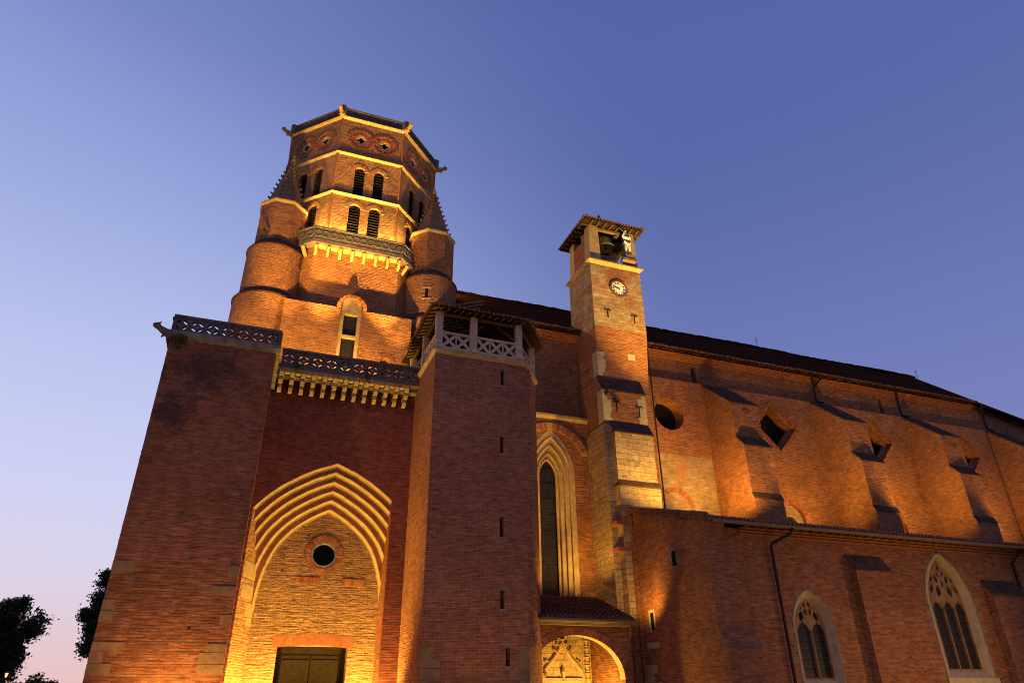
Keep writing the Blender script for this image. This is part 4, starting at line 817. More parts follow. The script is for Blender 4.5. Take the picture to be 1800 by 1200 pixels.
# clock
F = front(36.6); KX, KZ, KR = 22.2, 27.97, 0.58
mb = MB(); band(mb, F, circ(KX, KZ, KR, 40), -0.09, 0.02, 0.13, 'dial_rim', True); 
for a in range(4): mb.fbox(F, KX - 0.05 + 0.7 * math.cos(a * PI / 2), KX + 0.05 + 0.7 * math.cos(a * PI / 2), KZ - 0.05 + 0.7 * math.sin(a * PI / 2), KZ + 0.05 + 0.7 * math.sin(a * PI / 2), -0.095, 0, 'dial_rim')
clk = mb.build('clock', ct)
mb = MB(); mb.slab(F, circ(KX, KZ, KR + 0.01, 40), [], -0.045, 0.0, 'dial'); mb.build('dial', clk)
nums = ['XII', 'I', 'II', 'III', 'IIII', 'V', 'VI', 'VII', 'VIII', 'IX', 'X', 'XI']
def stroke(p, q, w=0.014):
    d = Vector(q) - Vector(p); n_ = Vector((-d.y, d.x)).normalized() * w; a, c = Vector(p), Vector(q)
    mb.hexa([F(*(a - n_), -0.052), F(*(c - n_), -0.052), F(*(c - n_), -0.045), F(*(a - n_), -0.045), F(*(a + n_), -0.052), F(*(c + n_), -0.052), F(*(c + n_), -0.045), F(*(a + n_), -0.045)], 'iron')
for i, s in enumerate(nums):
    a = PI / 2 - i * PI / 6; o = Vector((KX + 0.45 * math.cos(a), KZ + 0.45 * math.sin(a))); up = Vector((math.cos(a), math.sin(a))); rt = Vector((up.y, -up.x))
    ws = {'I': 0.045, 'V': 0.085, 'X': 0.085}; x = -sum(ws[c] for c in s) / 2
    mb = MB()
    for c in s:
        w_ = ws[c]; G = lambda px, pz: o + rt * (x + px * w_) + up * (pz * 0.085)
        if c == 'I': stroke(G(0.5, -1), G(0.5, 1))
        if c == 'V': stroke(G(0.1, 1), G(0.5, -1)); stroke(G(0.9, 1), G(0.5, -1), 0.01)
        if c == 'X': stroke(G(0.1, 1), G(0.9, -1)); stroke(G(0.9, 1), G(0.1, -1), 0.01)
        x += w_
    mb.build('numeral', clk)
for ln, wd, hr in ((0.50, 0.03, 47.5 / 60 * 12), (0.34, 0.045, 9.72)):
    a = PI / 2 - hr / 12 * 2 * PI; d = Vector((math.cos(a), math.sin(a))); n_ = Vector((-d.y, d.x)); c = Vector((KX, KZ)); mb = MB(); dd = -0.075 if ln > 0.4 else -0.066
    pts = [c - d * 0.1 - n_ * wd, c + d * ln * 0.7 - n_ * wd * 1.2, c + d * ln, c + d * ln * 0.7 + n_ * wd * 1.2, c - d * 0.1 + n_ * wd]
    mb.slab(F, [tuple(p) for p in pts], [], dd, dd + 0.007, 'iron'); mb.build('hand', clk)
def anchor(x, y, z, h=0.62):
    mb = MB(); mb.tube([(x, y - 0.03, z - h), (x, y - 0.03, z)], 0.035, 'iron', 6)
    for s in (1, -1): mb.tube([(x, y - 0.03, z - 0.05), (x + s * 0.12, y - 0.04, z + 0.05), (x + s * 0.22, y - 0.04, z + 0.0), (x + s * 0.2, y - 0.04, z - 0.1)], [0.035, 0.035, 0.03, 0.025], 'iron', 6)
    mb.build('wall_anchor', ct)
anchor(21.15, 36.6, 26.0); anchor(23.28, 36.6, 25.9); anchor(20.95, 36.1, 18.75); anchor(22.6, 36.1, 18.6, 0.7)
# bell hung in the open stage
bl = thing('bell', 'green bronze bell hanging in the open belfry of the clock tower', 'bell', (21.95, 37.75, 32.3))
mb = MB(); pr = [(0.80, 0.0), (0.83, 0.05), (0.74, 0.16), (0.60, 0.42), (0.50, 0.75), (0.46, 1.0), (0.40, 1.12), (0.15, 1.18)]
mb.lathe((22.0, 37.6, 32.15), [(r_ * 0.85, z_ * 0.85) for r_, z_ in pr], 'bronze', 28); mb.f.pop(-2); mb.m.pop(-2); mb.build('bell_body', bl, True)
mb = MB(); mb.lathe((22.0, 37.6, 32.16), [(0.65, 0.01), (0.56, 0.12), (0.44, 0.36), (0.36, 0.64), (0.1, 0.87)], 'bronze', 28); mb.f.pop(-2); mb.m.pop(-2); mb.build('bell_inside', bl, True)
mb = MB(); mb.tube([(22.0, 37.6, 33.0), (22.0, 37.6, 32.3), (22.0, 37.6, 32.14)], [0.03, 0.05, 0.09], 'iron', 8); mb.build('clapper', bl)
mb = MB(); mb.box(21.2, 22.8, 37.5, 37.7, 33.1, 33.28, 'timber'); mb.build('headstock', bl)
mb = MB(); mb.box(21.1, 22.4, 37.2, 37.5, 31.0, 31.2, 'timber'); mb.box(21.15, 22.1, 37.3, 37.6, 30.55, 31.0, 'vouss'); mb.box(21.9, 22.5, 37.1, 37.6, 30.4, 30.85, 'stone'); mb.tube([(22.35, 37.3, 31.1), (22.35, 37.3, 30.5)], 0.06, 'iron', 6)
tag(mb.build('bell_machinery'), 'small wooden and stone support standing under the bell in the clock tower', 'support')
mb = MB(); mb.tube([(22.55, 37.0, 32.9), (23.15, 36.9, 33.35)], [0.10, 0.12], 'timber', 8); mb.tube([(22.5, 36.95, 32.85), (22.75, 36.95, 33.05)], [0.15, 0.15], 'timber', 8)
tag(mb.build('bell_hammer'), 'wooden hammer beam slanting under the clock tower roof right of the bell', 'hammer')
# painted statue striking the bell
st = thing('bell_striker_statue', 'painted wooden figure in white breeches and grey breastplate beside the bell', 'statue', (23.28, 36.5, 30.75))
mb = MB(); mb.prism([(22.9, 36.2), (23.7, 36.2), (23.7, 36.75), (22.9, 36.75)], 30.62, 30.98, 'stone_grey'); mb.box(22.6, 23.75, 36.15, 36.6, 30.42, 30.6, 'timber'); mb.build('pedestal', st)
def skin_body(name, parent, nodes, edges, mat, sub=2):
    me = bpy.data.meshes.new(name); me.from_pydata([n[:3] for n in nodes], edges, []); o = bpy.data.objects.new(name, me); COL.objects.link(o)
    o.modifiers.new('skin', 'SKIN'); s2 = o.modifiers.new('sub', 'SUBSURF'); s2.levels = sub; s2.render_levels = sub
    if not me.skin_vertices: me.skin_vertices.new() if hasattr(me.skin_vertices, 'new') else None
    for i, n in enumerate(nodes):
        sv = me.skin_vertices[0].data[i]; sv.radius = n[3] if isinstance(n[3], tuple) else (n[3], n[3]); sv.use_root = (i == 0)
    dg = bpy.context.evaluated_depsgraph_get(); ev_ = o.evaluated_get(dg); me2 = bpy.data.meshes.new_from_object(ev_); bpy.data.objects.remove(o); bpy.data.meshes.remove(me)
    me2.name = name; me2.materials.clear(); me2.materials.append(M[mat]); me2.polygons.foreach_set('use_smooth', [True] * len(me2.polygons))
    o = bpy.data.objects.new(name, me2); COL.objects.link(o); o.parent = parent; o.matrix_parent_inverse = parent.matrix_world.inverted(); return o
sx, sy, s0 = 23.2, 36.42, 30.98; H = 2.4
def S_(x, y, z, r): return (sx + x * H, sy + y * H, s0 + z * H, (r[0] * H, r[1] * H) if isinstance(r, tuple) else r * H)
body = [S_(0, 0, 0.50, (0.085, 0.07)), S_(0, 0, 0.60, (0.085, 0.06)), S_(-0.01, -0.01, 0.72, (0.10, 0.065)), S_(-0.015, -0.01, 0.80, 0.05), S_(-0.02, -0.015, 0.85, 0.032), S_(-0.03, -0.02, 0.90, (0.055, 0.06)), S_(-0.03, -0.02, 0.955, (0.058, 0.062)),
        S_(0.055, 0, 0.45, 0.062), S_(0.06, -0.02, 0.27, 0.043), S_(0.06, 0.0, 0.05, 0.026), S_(0.065, -0.07, 0.018, 0.02),
        S_(-0.055, 0, 0.45, 0.062), S_(-0.065, -0.02, 0.27, 0.043), S_(-0.06, 0.0, 0.05, 0.026), S_(-0.07, -0.07, 0.018, 0.02),
        S_(0.11, 0, 0.785, 0.042), S_(0.125, -0.02, 0.64, 0.034), S_(0.05, -0.12, 0.62, 0.026), S_(0.0, -0.15, 0.64, 0.026),
        S_(-0.125, -0.01, 0.785, 0.042), S_(-0.17, -0.06, 0.66, 0.034), S_(-0.17, -0.15, 0.72, 0.027), S_(-0.17, -0.18, 0.745, 0.026)]
be = [(0, 1), (1, 2), (2, 3), (3, 4), (4, 5), (5, 6), (0, 7), (7, 8), (8, 9), (9, 10), (0, 11), (11, 12), (12, 13), (13, 14), (3, 15), (15, 16), (16, 17), (17, 18), (3, 19), (19, 20), (20, 21), (21, 22)]
skin_body('body', st, body, be, 'skin')
g_ = 1.12
def gr(n): return (n[0], n[1], n[2], (n[3][0] * g_, n[3][1] * g_) if isinstance(n[3], tuple) else n[3] * g_)
legs = [gr(n) for n in (body[0], body[7], body[8], S_(0.06, 0, 0.10, 0.03), body[11], body[12], S_(-0.06, 0, 0.10, 0.03))]
skin_body('breeches', st, legs, [(0, 1), (1, 2), (2, 3), (0, 4), (4, 5), (5, 6)], 'cloth_white')
skin_body('breastplate', st, [gr(n) for n in (S_(-0.01, 0, 0.66, (0.092, 0.065)), body[2], S_(-0.015, -0.01, 0.79, 0.06))], [(0, 1), (1, 2)], 'armour')
skin_body('white_apron', st, [S_(0, -0.01, 0.56, (0.115, 0.085)), S_(-0.01, -0.02, 0.64, (0.12, 0.085)), S_(-0.12, -0.05, 0.66, 0.05), S_(-0.17, -0.06, 0.665, 0.045)], [(0, 1), (1, 2), (2, 3)], 'cloth_white')
mb = MB(); mb.lathe((sx, sy, s0 + 0.525 * H), [(0.215, -0.04), (0.225, 0), (0.215, 0.06)], 'leather', 16); mb.tube([(sx + 0.19, sy - 0.1, s0 + 0.56 * H), (sx + 0.28, sy - 0.05, s0 + 0.38 * H)], 0.05, 'leather', 6); mb.build('belt', st)
skin_body('hair', st, [S_(0.015, 0.02, 0.95, (0.06, 0.055)), S_(0.025, 0.03, 0.89, (0.055, 0.045)), S_(-0.01, 0.0, 0.99, (0.058, 0.05))], [(0, 1), (0, 2)], 'hair')
mb = MB(); hp = Vector(S_(-0.17, -0.18, 0.745, 0)[:3]); mb.tube([hp + Vector((0.12, 0, -0.12)), hp + Vector((-0.42, 0.05, 0.42))], 0.032, 'timber', 6); mb.tube([hp + Vector((-0.52, 0.05, 0.3)), hp + Vector((-0.3, 0.05, 0.52))], 0.07, 'iron', 8); mb.build('mallet', st)
mb = MB(); hd = Vector(S_(-0.03, -0.02, 0.91, 0)[:3])
mb.tube([hd + Vector((-0.04, -0.13, 0.02)), hd + Vector((-0.06, -0.17, -0.03))], [0.02, 0.03], 'skin', 6)
for s in (-1, 1): mb.lathe((hd.x + s * 0.05 - 0.04, hd.y - 0.135, hd.z + 0.04), [(0.001, -0.015), (0.016, 0), (0.001, 0.015)], 'hair', 8)
mb.tube([hd + Vector((-0.08, -0.13, -0.075)), hd + Vector((0.0, -0.135, -0.075))], 0.012, 'leather', 5); mb.build('face', st)

# ------------------------------------------------------------------ chapels
ch = thing('chapel_range', 'low row of brick side chapels with tiled lean-to roof and traceried pointed windows', 'chapels', (40, 30, 0))
YC = 28.9
w1 = (26.62, 0.98, 4.7, 6.12); w2 = (36.4, 1.42, 6.0, 8.6)
F = front(YC); mb = MB()
def out_win(cx, w, z0, zs, ap, g): return pwin(cx, w + g, z0, zs, ap + g * 1.25)
W1o = pwin(26.86, 1.22, 2.1, 4.7, 6.45); W2o = pwin(36.72, 1.70, 2.5, 6.1, 8.85)
mb.slab(F, [(21.0, 0), (62, 0), (62, 9.3), (21.0, 9.3)], [W1o, W2o], 0, 0.75, 'brick')
zf = lambda y: 9.47 + (y - 28.0) * math.tan(math.radians(15.2))
mb.side([(28.0, 0), (28.0, 3.9), (28.55, 4.75), (28.55, 8.3), (28.06, 9.2), (28.06, zf(28.06) - 0.05), (35.45, zf(35.45) - 0.05), (35.45, 0)], 20.9, 21.75, 'brick')
mb.box(61, 62, 29.6, 39, 0, 9.3, 'brick')
mb.build('wall', ch)
def chapel_window(cx, w, z0, zs, ap, Wo, lights, nm):
    mb = MB(); inner = pwin(cx, w, z0, zs, ap); D = 0.45
    # splayed stone reveal from the wall face to the tracery
    A = Wo; n = min(len(A), len(inner)); 
    mb.strip([F(*p, -0.015) for p in A] + [F(*A[0], -0.015)], [F(*p, D) for p in inner] + [F(*inner[0], D)], 'stone_white')
    band(mb, F, A[1:] + [A[0]], -0.02, 0.1, 0.09, 'stone_grey')
    mb.fbox(F, A[0][0] - 0.15, A[1][0] + 0.15, z0 - 0.62, z0 - 0.35, -0.1, 0.3, 'stone_white')
    rr = random.Random(int(cx)); z = z0
    while z < zs:
        h = rr.uniform(0.25, 0.45)
        for s in (0, 1):
            if rr.random() < 0.55:
                x = A[1][0] if s else A[0][0]; l = rr.choice((0.2, 0.35, 0.5)); mb.fbox(F, x if s else x - l, x + l if s else x, z, z + h, -0.012, 0.1, 'stone_tan')
        z += h + 0.3
    o_ = mb.build('window', ch)
    # flowing tracery
    mb = MB(); holes = []; lw = 2 * w / lights; g = 0.055; zt = zs - 0.15
    for i in range(lights):
        c = cx - w + lw * (i + 0.5); hw = lw / 2 - g; holes.append([(c - hw, z0 + 0.08), (c + hw, z0 + 0.08), (c + hw, zt), (c + hw * 0.55, zt + hw * 0.75), (c + 0.12 * hw, zt + hw * 0.95), (c, zt + hw * 1.35), (c - 0.12 * hw, zt + hw * 0.95), (c - hw * 0.55, zt + hw * 0.75), (c - hw, zt)])
    H_ = ap - zt
    def mouch(px, pz, a, l, wd): holes.append(lens(px, pz, a, l, wd, 7))
    if lights == 2:
        for s in (-1, 1):
            mouch(cx + s * 0.5 * w, zt + 0.46 * H_, PI / 2 + s * 0.35, 0.26, 0.15); mouch(cx + s * 0.16 * w, zt + 0.60 * H_, PI / 2 - s * 0.15, 0.2, 0.085); mouch(cx + s * 0.17 * w, zt + 0.82 * H_, PI / 2 + s * 0.3, 0.15, 0.08); mouch(cx + s * 0.44 * w, zt + 0.70 * H_, PI / 2 + s * 0.6, 0.12, 0.05)
    else:
        for s in (-1, 1):
            mouch(cx + s * 0.33 * w, zt + 0.36 * H_, PI / 2 + s * 0.2, 0.34, 0.17); mouch(cx + s * 0.33 * w, zt + 0.60 * H_, PI / 2 - s * 0.3, 0.26, 0.12); mouch(cx + s * 0.72 * w, zt + 0.40 * H_, PI / 2 + s * 0.45, 0.28, 0.11); mouch(cx + s * 0.60 * w, zt + 0.60 * H_, PI / 2 + s * 0.55, 0.2, 0.08)
        mouch(cx, zt + 0.50 * H_, PI / 2, 0.2, 0.09); mouch(cx, zt + 0.84 * H_, PI / 2, 0.22, 0.11); mouch(cx - 0.15 * w, zt + 0.70 * H_, PI / 2 + 0.3, 0.18, 0.07); mouch(cx + 0.17 * w, zt + 0.72 * H_, PI / 2 - 0.3, 0.16, 0.07)
    mb.slab(F, inner, holes, D - 0.02, D + 0.14, 'stone_tan')
    for i in range(1, lights): x = cx - w + lw * i; mb.tube([F(x, z0, D - 0.03), F(x, zt, D - 0.03)], 0.05, 'stone_tan', 8)
    mb.build('tracery', o_)
    mb = MB(); mb.slab(F, inner, [], D + 0.1, D + 0.13, 'glass')
    for k in range(1, 6): z = z0 + (zs - z0) * k / 5.5; mb.fbox(F, cx - w, cx + w, z, z + 0.03, D + 0.075, D + 0.1, 'iron')
    mb.build('glazing', o_)
chapel_window(27.03, 0.92, 2.42, 4.72, 6.1, W1o, 2, 'a'); chapel_window(36.98, 1.24, 2.87, 6.1, 8.56, W2o, 3, 'b')
# cornice courses, rafters, roof, gutter
mb = MB()
for i in range(3): mb.box(23.2, 62, YC - 0.07 * (i + 1), YC + 0.001 * i + 0.1, 8.98 + i * 0.14, 9.06 + i * 0.14, 'vouss')
mb.build('eave_cornice', ch)
mb = MB(); x = 23.3
while x < 61: mb = MB(); mb.box(x, x + 0.13, 28.08, 29.0, 9.30, 9.42, 'timber'); mb.build('rafter', ch); x += 0.62
mb = MB(); sl = math.tan(math.radians(15.2)); RYs = [28.0 + 0.5 * i for i in range(23)]
def corr(mb, x0, x1, per, ys, zf, k):
    n = int((x1 - x0) / per); xs = []
    for i in range(n):
        for j in range(6): xs.append((x0 + (i + j / 6) * per, abs(math.sin(PI * j / 6)) * per * 0.36))
    for a in range(len(ys) - 1):
        A = []; Bq = []
        for x, h in xs: A.append((x, ys[a], zf(ys[a]) + h + 0.05)); Bq.append((x, ys[a + 1] + 0.03, zf(ys[a + 1]) + h))
        mb.strip(A, Bq, k)
zf = lambda y: 9.47 + (y - 28.0) * sl
corr(mb, 20.75, 61.8, 0.27, RYs, zf, 'canal')
x = 20.75
while x < 61.5: mb.tube([(x + 0.135, 27.95, zf(27.95) + 0.03), (x + 0.135, 28.3, zf(28.3) + 0.03)], 0.105, 'canal', 8); x += 0.27
sheet(mb, [(20.8, 28.02, zf(28.02) - 0.01), (61.8, 28.02, zf(28.02) - 0.01), (61.8, 39.0, zf(39) - 0.01), (20.8, 39.0, zf(39) - 0.01)], 'timber', 0.06)
# verge along the left gable
mb.side([(27.9, zf(27.9) - 0.12), (27.9, zf(27.9) + 0.16), (35.5, zf(35.5) + 0.16), (35.5, zf(35.5) - 0.12)], 20.7, 21.0, 'canal')
y = 28.0
while y < 35.4: mb.tube([(20.74, y, zf(y) + 0.14), (20.74, y + 0.36, zf(y + 0.36) + 0.18)], [0.13, 0.11], 'canal', 7); y += 0.36
mb.build('roof', ch, recalc=False)
mb = MB(); mb.tube([(21.0, 27.93, 9.34), (61.5, 27.93, 9.34)], 0.085, 'zinc', 10); mb.box(21.0, 61.5, 27.98, 28.06, 9.26, 9.44, 'timber'); gut = mb.build('gutter', ch)
mb = MB(); mb.tube([(25.75, 27.93, 9.3), (25.72, 27.97, 9.05), (24.98, 28.7, 8.6), (24.95, 28.72, 8.5), (24.95, 28.72, 0)], 0.075, 'iron', 10); mb.lathe((25.75, 27.93, 9.1), [(0.06, 0), (0.11, 0.15)], 'iron', 10); mb.build('downpipe', ch)
mb = MB(); mb.tube([(42.5, 27.93, 9.3), (42.4, 28.7, 8.6), (42.4, 28.72, 0)], 0.075, 'iron', 10); mb.build('downpipe', ch)
# corbelled corner under the eave and the corner buttress
mb = MB(); mb.prism([(21.752, 28.55), (22.75, 28.55), (23.15, 28.9), (21.752, 28.9)], 0, 7.35, 'brick'); mb.prism([(21.752, 28.55), (22.75, 28.55), (23.15, 28.9), (21.752, 28.9)], 7.352, 8.6, 'brick', [(21.752, 28.7), (22.3, 28.85), (22.4, 28.9), (21.752, 28.9)])
mb.side([(28.549, 0), (28.0, 0), (28.0, 3.9), (28.549, 4.75)], 21.752, 22.74, 'brick'); mb.box(20.9, 22.8, 27.93, 28.05, 3.72, 3.84, 'stone_dark'); mb.build('corner_buttress', ch)
for x0, x1, zt in ((29.9, 32.3, 7.55), (39.5, 42.2, 6.7), (49.6, 52.0, 6.7)):
    mb = MB(); mb.side([(28.9, 0), (28.4, 0), (28.4, zt), (28.9, zt + 0.75)], x0, x1, 'brick'); mb.side([(28.34, zt - 0.03), (28.34, zt + 0.03), (28.9, zt + 0.86), (28.9, zt + 0.76)], x0 - 0.03, x1 + 0.03, 'ledge'); mb.build('buttress', ch)
FL = frame((20.9, 0, 0), (0, -1, 0), (1, 0, 0))
for y, z, h, w, k in ((31.45, 7.75, 0.75, 0.2, 'stone_grey'), (34.15, 4.9, 0.85, 0.17, 'stone_white')):
    mb = MB(); mb.fbox(FL, -y - w, -y + w, z, z + h, -0.01, 0.2, 'black'); mb.fbox(FL, -y - w - 0.12, -y + w + 0.12, z + h, z + h + 0.14, -0.025, 0.1, k); mb.fbox(FL, -y - w - 0.14, -y - w, z - 0.1, z + h, -0.02, 0.1, k); mb.fbox(FL, -y + w, -y + w + 0.12, z + 0.1, z + h, -0.02, 0.1, k); mb.build('slit_window', ch)
mb = MB(); rr = random.Random(4); z = 0.1
while z < 2.9:
    h = rr.uniform(0.3, 0.45); l = rr.choice((0.7, 1.1, 1.4)); mb.fbox(FL, -35.2, -35.2 + l, z, z + h, -0.014, 0.05, 'stone'); z += h + 0.03
mb.build('stone_patch', ch); mb = MB(); mb.fbox(FL, -34.9, -33.7, 4.0, 4.3, -0.014, 0.05, 'stone'); mb.build('stone_patch', ch)
mb = MB(); mb.box(20.75, 21.0, 35.2, 35.46, 0, 11.15, 'brick'); mb.build('edge_pilaster', ch)
# ogee apex ornament over the larger window
mb = MB(); mb.tube([F(36.72, 8.8, -0.05), F(36.68, 9.02, -0.07), F(36.72, 9.22, -0.07)], [0.1, 0.06, 0.13], 'stone_grey', 8); mb.build('finial', ch)

# ------------------------------------------------------------------ porch
po = thing('porch', 'small tiled porch with a wide brick arch glowing gold between stair turret and chapels', 'porch', (16.6, 34.5, 0))
F = front(34.3); mb = MB()
el_ = [(16.45 + 2.62 * math.cos(PI * i / 28), 2.55 + 2.02 * math.sin(PI * i / 28)) for i in range(29)]
mb.slab(F, [(13.4, 0), (13.83, 0), (13.83, 2.55)] + list(reversed(el_[:-1]))[0:] + [(19.07, 0), (19.55, 0), (19.55, 5.12), (13.4, 5.12)], [], 0, 0.5, 'brick')
mb.box(19.3, 19.85, 34.8, 38.6, 0, 5.3, 'brick'); mb.box(13.4, 14.35, 34.8, 38.6, 0, 5.1, 'brick')
mb.build('wall', po)
mb = MB()
for i in range(46):
    a, c = PI * (i + 0.08) / 46, PI * (i + 0.92) / 46; E_ = lambda g, k: (16.45 + (2.62 + k) * math.cos(g), 2.55 + (2.02 + k) * math.sin(g))
    p = [E_(a, 0), E_(c, 0), E_(c, 0.36), E_(a, 0.36)]
    mb.hexa([F(*p[0], -0.03), F(*p[1], -0.03), F(*p[1], 0.3), F(*p[0], 0.3), F(*p[3], -0.03), F(*p[2], -0.03), F(*p[2], 0.3), F(*p[3], 0.3)], random.choice(('vouss', 'vouss_dark')))
mb.strip([F(x, z - 0.012, -0.02) for x, z in el_], [F(x, z - 0.012, 0.5) for x, z in el_], 'stone_white'); mb.build('arch', po)
mb = MB(); ps = math.tan(math.radians(20)); pf = lambda y: 5.32 + (y - 33.75) * ps
n = 22; per = 0.27
for i in range(n):
    x0 = 13.65 + i * per
    ys = [33.75 + 0.33 * j for j in range(14)]
    for a in range(len(ys) - 1):
        lim = 19.7 - (ys[a] - 33.75) * 0.0
        A = [(x0 + per * j / 6, ys[a], pf(ys[a]) + math.sin(PI * j / 6) * 0.1 + 0.05) for j in range(7)]; Bq = [(x0 + per * j / 6, ys[a + 1] + 0.04, pf(ys[a + 1]) + math.sin(PI * j / 6) * 0.1) for j in range(7)]
        mb.strip(A, Bq, 'canal')
    mb.tube([(x0 + per / 2, 33.68, pf(33.68) + 0.04), (x0 + per / 2, 34.0, pf(34.0) + 0.04)], 0.1, 'canal', 8)
sheet(mb, [(13.6, 33.78, pf(33.78) - 0.01), (19.6, 33.78, pf(33.78) - 0.01), (19.6, 38.0, pf(38) - 0.01), (13.6, 38.0, pf(38) - 0.01)], 'timber', 0.06)
mb.build('roof', po, recalc=False)
mb = MB(); mb.tube([(13.6, 33.66, 5.22), (19.65, 33.66, 5.22)], 0.09, 'zinc', 10); mb.box(13.6, 19.6, 33.74, 33.82, 5.1, 5.3, 'stone'); mb.box(13.5, 19.6, 33.95, 34.3, 5.0, 5.12, 'stone'); mb.build('gutter', po)
mb = MB(); mb.tube([(19.3, 33.7, 5.15), (19.3, 33.75, 4.9), (19.45, 34.1, 4.6), (20.1, 34.9, 4.35), (20.15, 35.0, 4.2), (20.15, 35.05, 0)], 0.06, 'zinc', 8); mb.build('downpipe', po)
# flamboyant doorway at the back of the porch
dw = thing('gothic_doorway', 'flamboyant stone doorway with an ogee hood and leafy crockets inside the porch', 'doorway', (17.4, 38.3, 0))
F = front(38.55); mb = MB(); mb.slab(F, [(14.4, 0), (19.25, 0), (19.25, 6.2), (14.4, 6.2)], [[(16.4, 0.001), (18.6, 0.001), (18.6, 2.45), (16.4, 2.45)]], -0.1, 0.04, 'ashlar'); mb.build('wall', dw)
def ogee(hw, top):
    L = []
    for i in range(17):
        f = i / 16; x = hw * (1 - f); z = 2.5 + (top - 2.5) * (0.55 * math.sin(f * PI / 2) if f < 0.55 else 0); L.append((x, f))
    pts = [(hw, 2.5), (hw * 0.98, 2.8), (hw * 0.86, 3.12), (hw * 0.66, 3.42), (hw * 0.44, 3.68), (hw * 0.24, 3.98), (hw * 0.1, 4.28), (0, top)]
    return [(17.47 + x, z) for x, z in pts] + [(17.47 - x, z) for x, z in reversed(pts[:-1])]
mb = MB(); og = ogee(1.25, 4.6); mb.tube([F(*p, -0.16) for p in og], 0.085, 'stone', 8); og2 = ogee(1.1, 4.4); mb.tube([F(*p, -0.13) for p in og2], 0.05, 'stone', 6)
for i, p in enumerate(og):
    if i in (3, 5, 9, 11, 6, 8):
        rn = random.Random(i); s = 1 if p[0] > 17.47 else -1
        for j in range(7): c = Vector(F(p[0] + s * 0.14 + rn.uniform(-.1, .1), p[1] + 0.1 + rn.uniform(-.1, .12), -0.2)); mb.lathe((c.x, c.y, c.z), [(0.001, -0.05), (0.055, 0), (0.001, 0.05)], 'stone', 6)
for j in range(12): a = j * 2.4; c = Vector(F(17.47 + 0.2 * math.cos(a), 4.78 + 0.13 * math.sin(a), -0.2)); mb.lathe((c.x, c.y, c.z), [(0.001, -0.06), (0.07, 0), (0.001, 0.06)], 'stone', 6)
mb.build('ogee_hood', dw)
for x in (16.1, 18.95):
    mb = MB(); mb.tube([F(x, 0, -0.22), F(x, 2.6, -0.22)], 0.14, 'stone', 8); z = 2.6
    while z < 5.6: mb.lathe((*F(x, 0, -0.22).to_2d(), z), [(0.1, 0), (0.15, 0.05), (0.1, 0.12), (0.11, 0.3), (0.16, 0.34), (0.1, 0.4)], 'stone', 8); z += 0.42
    mb.build('pinnacle_shaft', dw)
mb = MB(); mb.fbox(F, 16.3, 18.65, 2.35, 2.6, -0.2, 0, 'stone'); mb.fbox(F, 16.2, 18.75, 2.62, 2.7, -0.24, 0, 'stone'); mb.tube([F(17.45, 2.6, -0.2), F(17.45, 2.75, -0.26), F(17.45, 3.0, -0.24), F(17.45, 3.35, -0.15)], [0.12, 0.07, 0.13, 0.03], 'stone', 8); mb.build('lintel', dw)
mb = MB(); mb.fbox(F, 16.3, 18.7, 0, 2.5, 0.02, 0.06, 'wood_dark'); mb.build('door', dw)

# ------------------------------------------------------------------ weeds in the walls
def weed(p, r, label, n=70, seed=0, droop=0.3):
    rn = random.Random(seed); mb = MB()
    for i in range(n):
        d = Vector((rn.gauss(0, 1), -abs(rn.gauss(0, 0.6)), rn.gauss(0, 1))).normalized() * r * rn.random() ** 0.5; c = Vector(p) + d - Vector((0, 0, droop * r * rn.random()))
        u = Vector((rn.gauss(0, 1), rn.gauss(0, 1), rn.gauss(0, 1))).normalized() * 0.07; v = u.orthogonal().normalized() * 0.035
        mb.add([c - u, c + v, c + u, c - v], [(0, 1, 2, 3)], 'weed')
    o_ = mb.build('wall_plant', None, recalc=False); tag(o_, label, 'plant', 'weeds growing out of the masonry'); return o_
weed((-4.55, 31.85, 16.6), 0.42, 'dark green weed at the top left corner of the pier below its gargoyle', 160, 1)
weed((20.35, 35.75, 16.6), 0.28, 'weed rooted at the left end of the clock tower stone stage', 90, 2)
weed((20.9, 36.0, 18.95), 0.25, 'weed hanging beside the left iron anchor of the clock tower', 90, 3)
weed((20.25, 36.05, 19.3), 0.2, 'weed at the left corner of the upper set-off of the clock tower', 60, 4)
weed((31.1, 36.0, 19.5), 0.35, 'weed on the upper front of the buttress nearest the clock tower', 70, 5)
weed((32.2, 36.0, 18.6), 0.45, 'straggling weed down the right side of the buttress nearest the clock tower', 80, 6)
weed((-2.2, 39.66, 29.1), 0.24, 'green tuft in the left spire turret below its square opening', 80, 7)
weed((41.2, 35.85, 16.4), 0.3, 'weed under the middle ledge of the buttress between first and second diamond openings', 70, 8)
weed((51.2, 35.8, 16.5), 0.42, 'weed under the middle ledge of the buttress between second and third diamond openings', 90, 9)
weed((61.0, 36.4, 20.4), 0.6, 'green growth on the top slope of the buttress at the right edge of the photo', 150, 10)
weed((50.8, 36.0, 19.2), 0.35, 'weed on the upper front of the buttress between second and third diamond openings', 70, 11)
weed((0.95, 35.45, 17.8), 0.22, 'small weed at the left end of the railing over the portal', 60, 12)
weed((4.8, 35.45, 17.75), 0.24, 'small weed on the middle of the ledge below the railing over the portal', 60, 13)

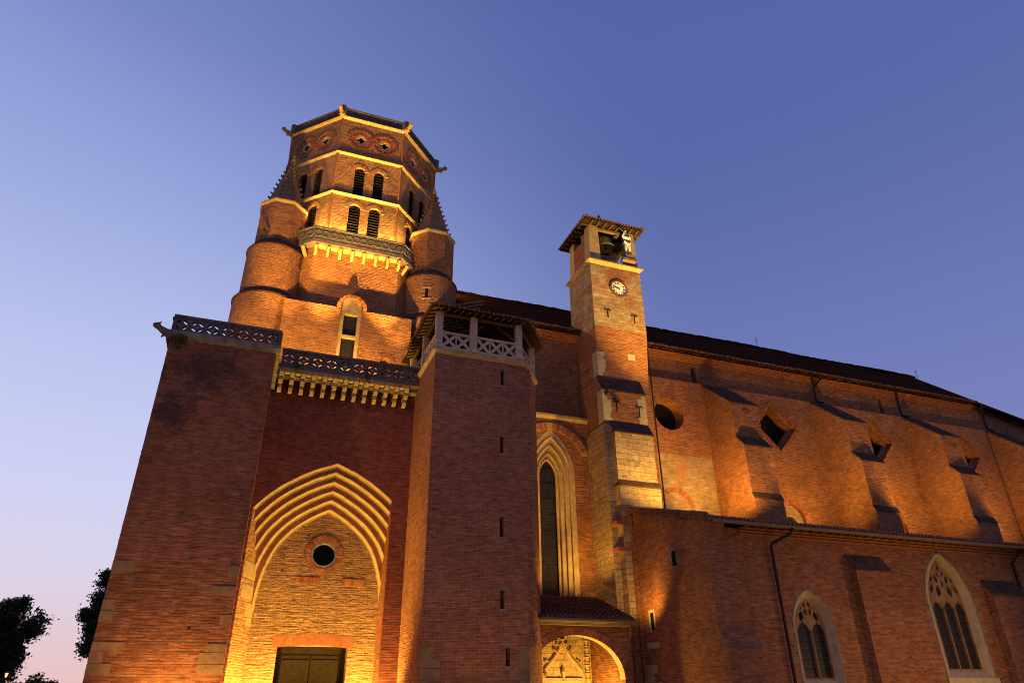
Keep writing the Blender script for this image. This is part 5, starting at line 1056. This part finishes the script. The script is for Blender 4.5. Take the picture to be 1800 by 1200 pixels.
# ------------------------------------------------------------------ trees and street lamp beyond the left corner
def tree(label, base, crowns, n, seed, leaf=0.42):
    rn = random.Random(seed); t_ = thing('tree', label, 'tree', (*base, 0), 'dark trees beyond the church')
    top = max(c[2] for c in crowns); mb = MB(); b0 = Vector((*base, 0)); fork = b0 + Vector((0, 0, top * 0.4))
    mb.tube([b0, b0 + Vector((0.1, 0, top * 0.2)), fork], [0.34, 0.26, 0.2], 'bark', 8)
    for c in crowns: mb.tube([fork, (fork + Vector(c[:3])) / 2 + Vector((0, 0, 0.3)), Vector(c[:3])], [0.16, 0.1, 0.03], 'bark', 6)
    mb.build('trunk', t_)
    mb = MB(); tot = sum(c[3] ** 2 for c in crowns)
    for c in crowns:
        cc = Vector(c[:3]); r = c[3]; tw = [cc + Vector((rn.gauss(0, 1), rn.gauss(0, 1), rn.gauss(0, 1))).normalized() * r * rn.uniform(0.3, 1.0) for _ in range(int(26 * r))]
        for _ in range(int(n * c[3] ** 2 / tot)):
            q = rn.choice(tw); p = q + Vector((rn.gauss(0, 1), rn.gauss(0, 1), rn.gauss(0, 0.8))) * 0.26 * min(1, r)
            u = Vector((rn.gauss(0, 1), rn.gauss(0, 1), rn.gauss(0, 0.7))).normalized(); v = u.orthogonal().normalized(); a = rn.random() * PI; v = (v * math.cos(a) + u.cross(v) * math.sin(a)); l = leaf * rn.uniform(0.2, 0.36)
            mb.add([p - u * l, p + v * l * 0.5, p + u * l, p - v * l * 0.5], [(0, 1, 2, 3)], 'leaf')
    mb.build('crown', t_, recalc=False)
Y = 70.0
tree('broad dark tree at the lower left edge of the photo', (-17.5, Y), [(-17.6, Y, 7.6, 1.5), (-16.6, Y, 8.6, 0.8), (-15.4, Y - 0.3, 7.4, 0.95), (-16.6, Y, 6.2, 1.4), (-17.6, Y, 5.2, 1.7), (-16.4, Y, 4.4, 1.2), (-18.6, Y, 7.5, 1.4), (-18.8, Y, 4, 2.0), (-17.0, Y, 2.8, 1.6)], 30000, 21, 0.48)
tree('dark tree partly hidden behind the brick pier', (-9.2, Y - 4), [(-10.4, Y - 4, 10.6, 0.8), (-10.1, Y - 4, 8.9, 1.1), (-10.9, Y - 4, 7.9, 0.75), (-10.3, Y - 4, 6.9, 1.0), (-9.0, Y - 4, 9.0, 1.8), (-9.2, Y - 4, 6.0, 1.6), (-10.6, Y - 4, 5.4, 0.6)], 16000, 22, 0.48)
tree('low bush like tree just above the bottom edge between the two dark trees', (-13.9, Y), [(-14.2, Y, 2.9, 0.8), (-13.3, Y, 2.5, 0.8), (-14.6, Y, 1.8, 1.0), (-13.2, Y, 1.5, 1.0)], 5000, 23, 0.48)
sl_ = thing('street_lamp', 'lit street lamp glowing through the tree at the lower left edge', 'street lamp', (-15.9, 68.5, 0))
mb = MB(); mb.tube([(-15.9, 68.5, 0), (-15.9, 68.5, 0.5), (-15.9, 68.5, 3.5)], [0.1, 0.06, 0.045], 'iron', 8); mb.build('pole', sl_)
mb = MB(); mb.lathe((-15.9, 68.5, 3.5), [(0.06, 0), (0.12, 0.3), (0.02, 0.31)], 'glow', 8); mb.build('lantern', sl_)
mb = MB(); mb.lathe((-15.9, 68.5, 3.97), [(0.17, -0.14), (0.13, -0.08), (0.03, 0.06)], 'iron', 8); mb.build('lamp_cap', sl_)
